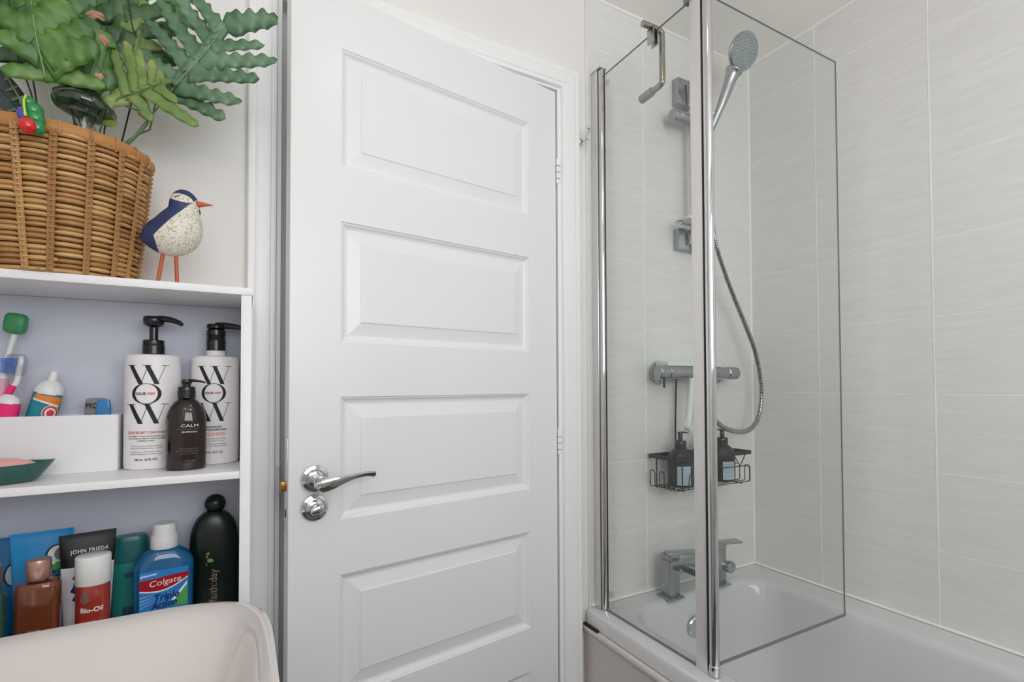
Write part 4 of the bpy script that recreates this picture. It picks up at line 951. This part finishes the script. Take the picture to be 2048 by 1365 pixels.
# painted wooden toy hooked over the rim
ty = thing('painted_ornament', 'small green, yellow and red glossy ornament hooked over the basket rim', 'ornament', (-.2680, .9440, 1.5360))
for i, (x, z, r) in enumerate(((-.0045, .019, .0095), (.0005, .009, .0120), (.0030, -.002, .0115))):
    spin('segment', [(r*math.cos(a), r*math.sin(a)) for a in [-PI/2+PI*k/12 for k in range(13)]], M['toyg'], ty, 24, 1, .9, ctr=(x, 0, z))
spin('ball', [(.0100*max(.01, math.cos(a)), .0112*math.sin(a)) for a in [-PI/2+PI*k/14 for k in range(15)]], M['toyr'], ty, 28, 1, .95, ctr=(-.0025, -.0075, -.0170))
spin('ball', [(.0095*max(.01, math.cos(a)), .0115*math.sin(a)) for a in [-PI/2+PI*k/14 for k in range(15)]], M['toyg'], ty, 28, 1, .9, ctr=(.0055, -.001, -.0145))
wire('painted_stripe', smooth_path([(-.0045, -.0090, .0250), (-.0062, -.0105, .0160), (-.0050, -.0125, .0060), (-.0035, -.0125, -.0060)], 5), .0014, M['toyy'], ty, 6)
spin('patch', [(.0075*max(.01, math.cos(a)), .009*math.sin(a)) for a in [-PI/2+PI*k/10 for k in range(11)]], M['toyb'], ty, 20, 1, .8, ctr=(-.0085, -.0035, .0000))

# ================================================================== BIRD
bd = thing('bird_figurine', 'blue and white painted bird figurine on thin legs beside the basket', 'ornament', (-.1083, 1.0052, 1.3083)); bd.scale = (.918, .918, .918)
def birdmat():
    m = bpy.data.materials.new('painted_bird'); m.use_nodes = True; nt = m.node_tree; b = nt.nodes['Principled BSDF']; L = nt.links.new
    tc = nt.nodes.new('ShaderNodeTexCoord'); sp_ = nt.nodes.new('ShaderNodeSeparateXYZ'); L(tc.outputs['Object'], sp_.inputs[0])
    def mth(op, a, b_=None, clamp=False):
        n = nt.nodes.new('ShaderNodeMath'); n.operation = op; n.use_clamp = clamp
        for i, v in enumerate((a, b_)):
            if v is None: continue
            if isinstance(v, (int, float)): n.inputs[i].default_value = v
            else: L(v, n.inputs[i])
        return n.outputs[0]
    X, Z = sp_.outputs[0], sp_.outputs[2]
    def half(p, q_):   # positive on the left of p->q
        dx, dz = q_[0]-p[0], q_[1]-p[1]; l_ = math.hypot(dx, dz); nx, nz = -dz/l_, dx/l_
        v = mth('ADD', mth('MULTIPLY', X, nx), mth('MULTIPLY', Z, nz)); return mth('MULTIPLY', mth('SUBTRACT', v, nx*p[0]+nz*p[1]), 2500, True)
    def ell(cx, cz, a, b_, rot):
        c, s = math.cos(rot), math.sin(rot); dx = mth('SUBTRACT', X, cx); dz = mth('SUBTRACT', Z, cz)
        u = mth('DIVIDE', mth('ADD', mth('MULTIPLY', dx, c), mth('MULTIPLY', dz, s)), a); v = mth('DIVIDE', mth('SUBTRACT', mth('MULTIPLY', dz, c), mth('MULTIPLY', dx, s)), b_)
        return mth('MULTIPLY', mth('SUBTRACT', 1, mth('ADD', mth('MULTIPLY', u, u), mth('MULTIPLY', v, v))), 25, True)
    # blue above/left of the line beak-nape-rump
    blue = mth('MAXIMUM', half((-.0238, .0948), (.0330, .1650)), 0)
    blue = mth('MINIMUM', blue, 1); lo = half((-.0150, .0600), (-.0238, .0960)); blue = mth('MAXIMUM', blue, lo)
    face = ell(.0150, .1710, .0195, .0078, -.20); white = mth('MAXIMUM', mth('SUBTRACT', 1, blue), face)
    n = nt.nodes.new('ShaderNodeTexNoise'); n.inputs['Scale'].default_value = 320; n.inputs['Detail'].default_value = 2; L(tc.outputs['Object'], n.inputs['Vector'])
    r = nt.nodes.new('ShaderNodeValToRGB'); r.color_ramp.elements[0].position = .36; r.color_ramp.elements[0].color = srgb(176, 168, 144); r.color_ramp.elements[1].position = .52; r.color_ramp.elements[1].color = srgb(226, 222, 206); L(n.outputs[0], r.inputs[0])
    n3 = nt.nodes.new('ShaderNodeTexNoise'); n3.inputs['Scale'].default_value = 40; L(tc.outputs['Object'], n3.inputs['Vector'])
    r2 = nt.nodes.new('ShaderNodeValToRGB'); r2.color_ramp.elements[0].color = srgb(24, 34, 66); r2.color_ramp.elements[1].color = srgb(50, 70, 118); L(n3.outputs[0], r2.inputs[0])
    mx = nt.nodes.new('ShaderNodeMix'); mx.data_type = 'RGBA'; L(white, mx.inputs[0]); L(r2.outputs[0], mx.inputs[6]); L(r.outputs[0], mx.inputs[7]); L(mx.outputs[2], b.inputs['Base Color'])
    bp = nt.nodes.new('ShaderNodeBump'); bp.inputs['Strength'].default_value = .5; bp.inputs['Distance'].default_value = .0012; L(mth('MULTIPLY', n.outputs[0], white), bp.inputs['Height']); L(bp.outputs[0], b.inputs['Normal'])
    b.inputs['Roughness'].default_value = .45; return m
def lathe_path(bm, pts, rad, ysc=.85, seg=40):
    k = len(pts); rs = []
    for i in range(k):
        t = (Vector(pts[min(i+1, k-1)])-Vector(pts[max(i-1, 0)])).normalized(); nn = Vector((-t.z, 0, t.x)); p = Vector(pts[i])
        rs.append([p+nn*rad[i]*math.cos(2*PI*j/seg)+Vector((0, 1, 0))*rad[i]*ysc*math.sin(2*PI*j/seg) for j in range(seg)])
    rings(bm, rs)
cp = [(-0.0458, 0.0918, 0.0005), (-0.0415, 0.0933, 0.0046), (-0.0342, 0.0952, 0.012), (-0.0246, 0.0983, 0.0212), (-0.0135, 0.1017, 0.0304), (-0.0022, 0.1033, 0.0369), (0.0062, 0.1082, 0.0396), (0.0114, 0.1182, 0.0378), (0.0152, 0.129, 0.0332), (0.0174, 0.1386, 0.0286), (0.0189, 0.1472, 0.0258), (0.0196, 0.1567, 0.0249), (0.0195, 0.1641, 0.024), (0.0187, 0.1714, 0.0203), (0.0179, 0.1769, 0.0147), (0.0171, 0.1814, 0.0083), (0.017, 0.1842, 0.0005)]
ip = smooth_path([(x, 0, z) for x, z, r in cp], 3); ir = smooth_path([(r, 0, 0) for x, z, r in cp], 3)
bm = bmesh.new(); prev_ = None
for p_, q_ in zip(ip, ir):
    if q_.x < .002: continue
    bmesh.ops.create_icosphere(bm, subdivisions=4 if q_.x > .012 else 3, radius=q_.x, matrix=Matrix.Translation(p_) @ Matrix.Diagonal((1, .86, 1, 1)))
bo_ = obj('body', bm, birdmat(), bd, True)
md = bo_.modifiers.new('remesh', 'REMESH'); md.mode = 'VOXEL'; md.voxel_size = .0014; md.use_smooth_shade = True
md = bo_.modifiers.new('smooth', 'SMOOTH'); md.iterations = 16; md.factor = .6
bm = bmesh.new(); lathe_path(bm, smooth_path([(.0310, -.006, .1652), (.0420, -.008, .1662), (.0540, -.010, .1668), (.0665, -.011, .1672)], 4), [.0082-.0080*(i/12)**1.1 for i in range(13)], .9, 20); obj('beak', bm, M['legor'], bd, True)
wire('tail', [(-.0380, 0, .0930), (-.0450, 0, .0960), (-.0490, 0, .0950)], [.004, .0032, .0012], mat('dark_blue_paint', (22, 32, 66), .5, vary=.1), bd, 10)
rod('leg', (-.0197, 0, .0157), (-.0115, 0, .0760), .0032, M['legor'], bd, 12); rod('leg', (.0096, 0, .0157), (.0070, 0, .0720), .0032, M['legor'], bd, 12)
bm = bmesh.new(); P = smooth_path([(.0060, -.0180, .1715), (.0120, -.0175, .1738), (.0180, -.0155, .1768), (.0245, -.0160, .1700), (.0200, -.0175, .1715)], 5); tube(bm, P, .0009, 5)
obj('painted_eye', bm, M['ink'], bd, True)
wire('cheek_stroke', smooth_path([(.0415, -.006, .1590), (.0425, -.0035, .1500), (.0380, -.004, .1410)], 5), [.0012, .0018, .0022, .0026, .0028, .0028, .0026, .0022, .0018, .0012, .0008], bpy.data.materials['dark_blue_paint'], bd, 8)

# ================================================================== BASIN
bs = thing('washbasin', 'white ceramic washbasin in front of the bottom shelf', 'basin', (-.2020, .6900, 0))
def sel(a, b, z, n=5.0, cx=0, cy=0, N=72):
    out = []
    for j in range(N):
        t = 2*PI*(j+.5)/N; c, s = math.cos(t), math.sin(t)
        out.append((cx+a*math.copysign(abs(c)**(2/n), c), cy+b*math.copysign(abs(s)**(2/n), s), z))
    return out
A_, B_ = .2430, .2620; zr = .8040
rs = [sel(.10, .10, .640, 3), sel(.16, .17, .655, 3), sel(.205, .215, .690, 3.6), sel(.2320, .2500, .745, 4.4), sel(A_-.002, B_-.002, .785, 4.7), sel(A_, B_, .795, 4.7), sel(A_-.001, B_-.001, .8015, 4.7), sel(A_-.005, B_-.005, zr+.0005, 4.7),
      sel(A_-.012, B_-.012, zr, 4.7), sel(A_-.020, B_-.022, zr-.0035, 4.6), sel(A_-.0245, B_-.030, zr-.0085, 4.4), sel(A_-.027, B_-.036, zr-.014, 4.2), sel(A_-.034, B_-.052, zr-.030, 4.0), sel(A_-.048, B_-.085, zr-.060, 3.6), sel(A_-.075, B_-.125, zr-.090, 3.2), sel(.11, .09, zr-.112, 2.6), sel(.05, .045, zr-.120, 2.1), sel(.022, .022, zr-.122, 2)]
bm = bmesh.new(); rings(bm, rs); obj('bowl', bm, M['ceramic'], bs, True)
spin('waste', [(.021, .683), (.0215, .6855), (.017, .6850), (.015, .6835), (.001, .6833)], M['chrome'], bs, 28)
bm = bmesh.new(); rings(bm, [sel(.085, .09, .002, 3, cx=-.05), sel(.075, .08, .05, 3, cx=-.05), sel(.065, .07, .35, 3, cx=-.04), sel(.075, .08, .58, 3, cx=-.03), sel(.11, .115, .655, 3)]); obj('pedestal', bm, M['ceramic'], bs, True)

# ================================================================== BATH
ZR = .5160; X0, X1, Y0, Y1 = .8610, 1.5960, -.528, 1.1605
bt_ = thing('bathtub', 'white built-in bathtub along the tiled wall', 'bathtub', (0, 0, 0))
def rrect(x0, x1, y0, y1, r, z, n=8):
    out = []
    for cx, cy, a in ((x1-r, y0+r, -PI/2), (x1-r, y1-r, 0), (x0+r, y1-r, PI/2), (x0+r, y0+r, PI)):
        for i in range(n+1): out.append((cx+r*math.cos(a+i*PI/2/n), cy+r*math.sin(a+i*PI/2/n), z))
    return out
i0, i1, j0, j1 = .9400, 1.5000, -.420, 1.0950
rs = [rrect(X0+.006, X1, Y0, Y1, .004, .4755), rrect(X0, X1, Y0, Y1, .006, .4765), rrect(X0, X1, Y0, Y1, .006, ZR-.009), rrect(X0+.0025, X1-.001, Y0+.002, Y1-.001, .006, ZR-.0035), rrect(X0+.010, X1-.003, Y0+.008, Y1-.003, .006, ZR),
      rrect(i0-.012, i1+.012, j0-.012, j1+.012, .115, ZR), rrect(i0-.004, i1+.004, j0-.004, j1+.004, .112, ZR-.0018), rrect(i0+.002, i1-.002, j0+.002, j1-.002, .110, ZR-.0075), rrect(i0+.008, i1-.008, j0+.008, j1-.008, .108, ZR-.020),
      rrect(i0+.020, i1-.020, j0+.040, j1-.018, .115, ZR-.12), rrect(i0+.040, i1-.040, j0+.10, j1-.035, .12, ZR-.27), rrect(i0+.060, i1-.060, j0+.16, j1-.055, .12, ZR-.345), rrect(i0+.095, i1-.095, j0+.21, j1-.09, .11, ZR-.375), rrect(i0+.15, i1-.15, j0+.30, j1-.16, .08, ZR-.380)]
bm = bmesh.new(); rings(bm, rs, cap0=False); obj('shell', bm, M['acry'], bt_, True)
spin('overflow', [(.034, 0), (.034, .004), (.031, .0075), (.012, .009), (.001, .009)], M['chrome'], bt_, 32, mtx=Matrix.Translation((1.2050, 1.0795, .420)) @ Matrix.Rotation(PI/2+.1, 4, 'X'))
bm = bmesh.new()
prf = [(.8720, .012), (.8620, .012), (.8610, .30), (.8600, .445), (.8580, .452), (.8545, .456), (.8520, .461), (.8515, .467), (.8535, .4715), (.8600, .4735), (.8720, .4735)]
rings(bm, [[(x, Y0, z) for x, z in prf], [(x, 1.1700, z) for x, z in prf]]); bp_ = obj('side_panel', bm, M['panelw'], bt_, True)
box('joint_gap', .8525, .8600, 1.1020, 1.1630, .4732, .4790, M['gasket'], bp_)
box('plinth', .8660, .8720, Y0, 1.17, .002, .012, M['panelw'], bp_)
struct(box('trim_7', .8425, .8510, 1.1655, 1.1725, .01, .4700, M['sealbrown'], bev=.002))
wire('silicone', [(.8645, 1.155, .4752), (.8645, .9, .4752), (.8645, .3, .4752), (.8645, -.4, .4752)], .0008, M['sealbrown'], bp_, 6)

# ---- bath filler
tp = thing('bath_mixer_tap', 'square chrome two-pillar bath mixer tap on the far rim of the bathtub', 'tap', (0, 0, ZR))
for i, x in enumerate((1.1300, 1.3350)):
    box('deck_plate', x-.0290, x+.0290, 1.0740, 1.1320, 0, .0060, M['chromed'], tp, bev=.0012)
    box('pillar', x-.0190, x+.0190, 1.0840, 1.1220, .006, .1120, M['chromed'], tp, bev=.0015)
    bm = bmesh.new(); addbox(bm, x-.0200, x+.0200, 1.0830, 1.1230, .1135, .1290, .0015)
    addbox(bm, x-.0180, x+.0780 if i == 0 else x+.0760, 1.0780, 1.1130, .1290, .1350, .0012, mtx=Matrix.Translation((x, 1.1, .13)) @ Matrix.Rotation(-.35 if i == 0 else -.25, 4, 'Z') @ Matrix.Translation((-x, -1.1, -.13)))
    obj('lever', bm, M['chromed'], tp, True)
box('bridge', 1.1480, 1.3170, 1.0900, 1.1180, .0660, .1000, M['chromed'], tp, bev=.0015)
bm = bmesh.new(); addbox(bm, 1.1720, 1.2060, .9950, 1.0900, .0700, .0900, .0015); obj('spout', bm, M['chromed'], tp, True)
spin('diverter_knob', [(.016, 0), (.0185, .002), (.0185, .016), (.0165, .019), (.001, .020)], M['chromed'], tp, 28, mtx=Matrix.Translation((1.3620, 1.0880, .0560)) @ Matrix.Rotation(PI/2, 4, 'X'))

# ================================================================== SHOWER
vz, vy = 1.1880, 1.1080
sv = thing('shower_valve', 'chrome thermostatic bar shower valve on the tiled wall', 'shower valve', (0, 0, 0))
for x in (1.1480, 1.4000):
    spin('wall_flange', [(.0370, 0), (.0375, .003), (.0340, .010), (.0200, .0125), (.0180, .0300)], M['chromed'], sv, 36, mtx=Matrix.Translation((x, YA-.001, vz)) @ Matrix.Rotation(PI/2, 4, 'X'))
rod('bar', (1.1300, vy, vz), (1.3900, vy, vz), .0205, M['chromed'], sv, 36, bev=.002)
lk = rod('temperature_knob', (1.1290, vy, vz), (1.0900, vy, vz), .0215, M['chromed'], sv, 30, bev=.003)
rod('lever', (1.1050, vy-.012, vz-.018), (1.1050, vy-.013, vz-.046), .0032, M['gasket'], lk, 10)
rod('flow_knob', (1.3910, vy, vz), (1.4400, vy, vz), .0212, M['chromed'], sv, 12, bev=.003)
rod('outlet', (1.2650, vy, vz-.018), (1.2650, vy, vz-.036), .0095, M['chromed'], sv, 20)
box('top_shelf', 1.1250, 1.3600, 1.098, 1.150, vz+.0190, vz+.0330, M['plasw'], sv, bev=.0015)
rl = thing('shower_riser_rail', 'chrome riser rail with square wall brackets and sliding holder', 'shower rail', (0, 0, 0))
box('bracket', 1.2200, 1.3150, 1.1380, YA, 2.055, 2.140, M['chromed'], rl, bev=.002); box('bracket', 1.2200, 1.3150, 1.1400, YA, 1.585, 1.652, M['chromed'], rl, bev=.002)
wire('rail', [(1.2640, 1.124, 1.600), (1.2640, 1.124, 2.130)], .0088, M['chrome'], rl, 20)
sld = rod('slider', (1.1950, 1.112, 1.9920), (1.3050, 1.112, 1.9920), .0175, M['chromed'], rl, 28, bev=.002); rod('clamp_knob', (1.1930, 1.112, 1.9920), (1.1680, 1.114, 1.9880), .0215, M['chromed'], sld, 26, bev=.003)
rod('handset_holder', (1.2900, 1.095, 1.972), (1.2980, 1.070, 2.012), .0165, M['chromed'], sld, 24, bev=.002, r2=.0180)
led = box('soap_ledge', 1.1900, 1.3100, 1.072, 1.132, 1.6600, 1.6680, M['plasw'], rl, bev=.002)
wire('hook_ring', smooth_path([(1.1900, 1.10, 1.6560), (1.1720, 1.095, 1.6540), (1.1640, 1.09, 1.6480), (1.1700, 1.085, 1.6420), (1.1860, 1.088, 1.6440), (1.1950, 1.095, 1.6520)], 4), .0026, M['chromed'], led, 8)
hs = thing('shower_handset', 'chrome hand shower with round spray face resting in the rail holder', 'shower head', (0, 0, 0))
h0, h1, hc = Vector((1.2930, 1.078, 1.950)), Vector((1.3240, 1.020, 2.104)), Vector((1.3400, .990, 2.170))
wire('handle', smooth_path([h0, h0.lerp(h1, .5)+Vector((.001, -.004, 0)), h1, h1.lerp(hc, .30)], 5), [.0115]*5+[.0130+.0012*k for k in range(5)]+[.020, .022, .024, .026, .026, .024], M['chromed'], hs, 20)
nh = Vector((-.10, -.90, -.42)).normalized(); mh = Matrix.Translation(hc) @ nh.to_track_quat('Z', 'Y').to_matrix().to_4x4()
spin('head', [(.010, -.024), (.030, -.018), (.0500, -.006), (.0535, .001), (.0530, .005), (.0505, .0072), (.0490, .0068)], M['chromed'], hs, 44, mtx=mh)
fc = spin('spray_face', [(.0490, .0060), (.0488, .0078), (.0300, .0092), (.001, .0096)], M['headface'], hs, 44, mtx=mh)
bm = bmesh.new()
for ri, n_ in ((.008, 6), (.017, 12), (.026, 18), (.035, 24), (.043, 30)):
    for j in range(n_):
        a = 2*PI*j/n_; bmesh.ops.create_cone(bm, cap_ends=True, segments=5, radius1=.0014, radius2=.001, depth=.0022, matrix=mh @ Matrix.Translation((ri*math.cos(a), ri*math.sin(a), .0096)))
o = obj('nozzle', bm, M['sealclear'], fc); o['kind'] = 'stuff'
# hose
hp = smooth_path([h0+Vector((0, 0, .004)), (1.290, 1.082, 1.88), (1.298, 1.085, 1.74), (1.326, 1.088, 1.606), (1.372, 1.09, 1.510), (1.418, 1.09, 1.429), (1.470, 1.09, 1.345), (1.514, 1.09, 1.267), (1.540, 1.09, 1.180), (1.546, 1.09, 1.110), (1.530, 1.09, 1.045), (1.497, 1.088, 1.010), (1.450, 1.085, .996), (1.395, 1.082, 1.000), (1.340, 1.085, 1.018), (1.290, 1.095, 1.060), (1.268, 1.104, 1.110), (1.265, vy, vz-.034)], 24)
L_ = [0]
for a, b in zip(hp, hp[1:]): L_.append(L_[-1]+(b-a).length)
pts = []; rad = []; pitch_ = .0052; s = 0; i = 0
while s < L_[-1]:
    while L_[i+1] < s: i += 1
    f = (s-L_[i])/max(1e-9, L_[i+1]-L_[i]); pts.append(hp[i].lerp(hp[i+1], f)); s += pitch_/4
hz_ = wire('shower_hose', pts[::4]+[pts[-1]], .0058, M['gasket'], None, 10); tag(hz_, 'ribbed chrome shower hose looping down to the bar valve', 'hose')
bm = bmesh.new()
for k in range(0, len(pts)-3, 4): tube(bm, [pts[k], pts[k].lerp(pts[k+1], .35), pts[k+2].lerp(pts[k+1], .15), pts[k+2].lerp(pts[k+3], .3)], [.0058, .0086, .0086, .0058], 12, caps=False)
obj('chrome_coil', bm, M['chrome'], hz_, True)
# white rod with ring
wr = thing('hanging_rod', 'white plastic rod with round ring end hanging under the shower valve', 'rod', (0, 0, 0))
rod('rod', (1.2080, 1.082, 1.1700), (1.1900, 1.082, 1.0420), .0098, M['plasw'], wr, 20)
bm = bmesh.new(); lathe(bm, [(.0080, -.009), (.0160, -.009), (.0175, -.006), (.0175, .006), (.0160, .009), (.0080, .009), (.0072, .006), (.0072, -.006)], 32, cap0=False, cap1=False)
lathe_m = Matrix.Translation((1.1860, 1.078, 1.0270)) @ Matrix.Rotation(PI/2, 4, 'X') @ Matrix.Rotation(.35, 4, 'Y'); bmesh.ops.transform(bm, matrix=lathe_m, verts=bm.verts)
bmesh.ops.bridge_loops(bm, edges=[e for e in bm.edges if e.is_boundary]); obj('ring', bm, M['plasw'], wr, True)
# caddy
cx0, cx1, cy0, cy1, cz, ct = 1.0950, 1.4300, 1.0480, 1.1500, .8420, .9340
cd = thing('shower_caddy', 'black wire shower caddy hanging from the bar valve', 'caddy', (0, 0, 0))
bm = bmesh.new()
for a, b in (((cx0, cy0), (cx1, cy0)), ((cx1, cy0), (cx1, cy1)), ((cx1, cy1), (cx0, cy1)), ((cx0, cy1), (cx0, cy0))):
    addbox(bm, min(a[0], b[0])-.001, max(a[0], b[0])+.001, min(a[1], b[1])-.001, max(a[1], b[1])+.001, ct-.006, ct+.006)
obj('top_band', bm, M['blackwire'], cd)
for x in (1.2060, 1.3240): wire('hanging_strap', smooth_path([(x, 1.150, ct), (x+.001, 1.150, 1.05), (x+.003, 1.146, vz-.010), (x+.003, 1.140, vz+.010)], 4), .0027, M['blackwire'], cd, 8)
ys = [cy0+.004+(cy1-cy0-.008)*k/5 for k in range(6)]
for k in range(0, 6, 2):
    for xe, sg in ((cx0, 1), (cx1, -1)):
        pts = [(xe+sg*.06, ys[k], cz), (xe+sg*.004, ys[k], cz), (xe, ys[k], cz+.004), (xe, ys[k], cz+.044), (xe, ys[k]+.004, cz+.050), (xe, ys[k+1]-.004, cz+.050), (xe, ys[k+1], cz+.044), (xe, ys[k+1], cz+.004), (xe+sg*.004, ys[k+1], cz), (xe+sg*.06, ys[k+1], cz)]
        wire('prong', pts, .0015, M['blackwire'], cd, 7)
for k in range(6): wire('base_wire', [(cx0+.05, ys[k], cz), (cx1-.05, ys[k], cz)], .0015, M['blackwire'], cd, 7)
for x in (cx0+.04, (cx0+cx1)/2, cx1-.04): wire('cross_wire', [(x, cy0+.002, cz-.003), (x, cy1-.002, cz-.003)], .0018, M['blackwire'], cd, 7)
for x, y in ((cx0+.010, cy1-.02), (cx0+.030, cy0), (cx1-.012, cy1-.02)): wire('upright', [(x, y, ct), (x, y, cz)], .0022, M['blackwire'], cd, 7)
for xm in (1.205, 1.375):
    wire('front_brace', [(xm-.030, cy0-.001, ct), (xm, cy0-.002, cz+.052), (xm+.030, cy0-.001, ct)], .0016, M['blackwire'], cd, 7)
wire('front_rail', smooth_path([(1.150, cy0-.001, cz), (1.151, cy0-.002, cz+.030), (1.160, cy0-.002, cz+.046), (1.205, cy0-.002, cz+.052), (1.375, cy0-.002, cz+.052), (1.415, cy0-.002, cz+.048), (1.420, cy0-.002, cz+.036), (1.421, cy0-.001, cz)], 5), .0016, M['blackwire'], cd, 7)
pm = None
for i, (x, lab_, ang) in enumerate(((1.1690, 'black pump bottle with pale blue label at the left end of the wire caddy', -.2), (1.2640, 'middle black pump bottle in the wire caddy, behind the screen post', -.9), (1.3560, 'black pump bottle with pale blue label at the right end of the wire caddy', 1.9))):
    t = thing('pump_bottle', lab_, 'bottle', (x, 1.0960, cz+.0018), 0, 'black bottles in the shower caddy')
    spin('body', [(.90, 0), (.98, .002), (1, .006), (1, .074), (.99, .083), (.93, .093), (.80, .102), (.60, .110), (.42, .115), (.38, .117)], M['darkbottle'], t, 40, .0400, .0370)
    pump(t, .0175, .1145, .0230, .0068, .1640, .030, .0080, .0022, drop=.004, hh=.010, ang=ang)
    wrap('label', rectbm(.042, .056), M['skyb'], t, .0400, .0370, .0360, (-.50, -.5, -.30)[i], .0005)
    fa_ = (-.50, -.5, -.30)[i]
    for s, h, z, wd in (('Restore', .0046, .0540, .026), ('hand & body wash', .0026, .0300, .028), ('500 ml', .0026, .0180, .012)): wrap('lettering', textbm(s, h, 0), M['inkgrey'], t, .0400, .0370, z, fa_, .0010, wd)

# ================================================================== GLASS SCREEN
gs = thing('bath_screen', 'two-panel hinged clear glass bath screen with chrome profiles', 'shower screen', (.905, .79, ZR))
LX = lambda x, y, z: (x-.905, y-.79, z-ZR)
def gbox(name, x0, x1, y0, y1, z0, z1, m, par=None, bev=0): return box(name, x0-.905, x1-.905, y0-.79, y1-.79, z0-ZR, z1-ZR, M[m], par or gs, bev)
edge = mat('green_glass_edge', (118, 130, 126), .15, vary=.05)
f = gbox('fixed_glass', .9035, .9075, .8030, 1.1270, .5190, 2.0400, 'glass')
gbox('glass_edge', .9034, .9076, .8030, 1.1270, 2.0392, 2.0404, 'glass', f); f.children[0].data.materials[0] = edge
gbox('sill_seal', .9025, .9085, .8030, 1.1400, .5162, .5190, 'sealclear')
wc = gbox('wall_channel', .8920, .9160, 1.1360, 1.1635, .5170, 2.0620, 'alu', bev=.002)
for x in (.8945, .9010): gbox('groove', x, x+.0012, 1.1352, 1.1372, .5170, 2.0600, 'gasket', wc)
gbox('rubber_seal', .9085, .9112, 1.122, 1.137, .520, 2.058, 'gasket', wc)
gb_ = rod('round_profile', LX(.9045, 1.1310, .5170), LX(.9045, 1.1310, 2.0600), .0085, M['chrome'], gs, 24, bev=.001)
gbox('channel_cap', .8910, .9170, 1.1220, 1.1640, 2.0600, 2.0640, 'chromed', wc, .0015)
hpst = gbox('flat_profile', .8985, .9090, .7722, .8030, .5200, 2.0460, 'alu', None, .0012)
gbox('seal_strip', .9000, .9085, .7672, .7722, .5300, 2.0600, 'gasket')
rp = rod('round_profile', LX(.9080, .7605, .5400), LX(.9080, .7605, 2.0700), .0106, M['chrome'], gs, 28, bev=.001)
ft = rod('pivot_foot', LX(.9080, .7605, .5165), LX(.9080, .7605, .5400), .0120, M['chrome'], gs, 28, bev=.0015)
gbox('foot_block', .8990, .9088, .7700, .8030, .5165, .5230, 'alu', ft)
f2 = gbox('swinging_glass', .9190, 1.4100, .7590, .7625, .5400, 2.0260, 'glass')
gbox('glass_edge', .9190, 1.4104, .7589, .7626, 2.0254, 2.0264, 'glass', f2); gbox('glass_edge', 1.4096, 1.4104, .7589, .7626, .5400, 2.0264, 'glass', f2)
for c_ in f2.children: c_.data.materials[0] = edge
gbox('bottom_seal', .9250, 1.4110, .7585, .7630, .5350, .5402, 'sealclear')
for z in (.560, 2.005): gbox('glass_clamp', .9010, .9100, 1.1000, 1.1110, z, z+.013, 'clearp')
gbox('top_clip', .8970, .9110, .7980, .8180, 2.0360, 2.0520, 'sealclear')
# over-glass hanging rail
gh = thing('over_glass_hook', 'bent metal rail clipped over the top of the fixed glass panel', 'hanger', (.905, .925, 2.0412))
wire('bar', smooth_path([(-.034, 0, .0120), (-.010, 0, .0130), (.018, 0, .0130), (.0280, 0, .0100), (.0310, 0, .0000), (.0315, 0, -.060), (.0315, 0, -.112), (.0315, .005, -.1205), (.0315, .018, -.1230), (.0315, .040, -.1235)], 5), .0078, M['nickel'], gh, 16)
rod('roller', (.0315, .034, -.1230), (.0315, .078, -.1240), .0115, mat('grey_translucent_plastic', (150, 158, 158), .3, vary=.05), gh, 24, bev=.002)
bm = bmesh.new(); addbox(bm, -.0085, -.0050, -.011, .011, -.030, .008, .0008); addbox(bm, .0050, .0085, -.011, .011, -.034, .008, .0008); addbox(bm, -.0085, .0085, -.011, .011, .0035, .0080, .0008); obj('glass_clip', bm, M['chromed'], gh, True)
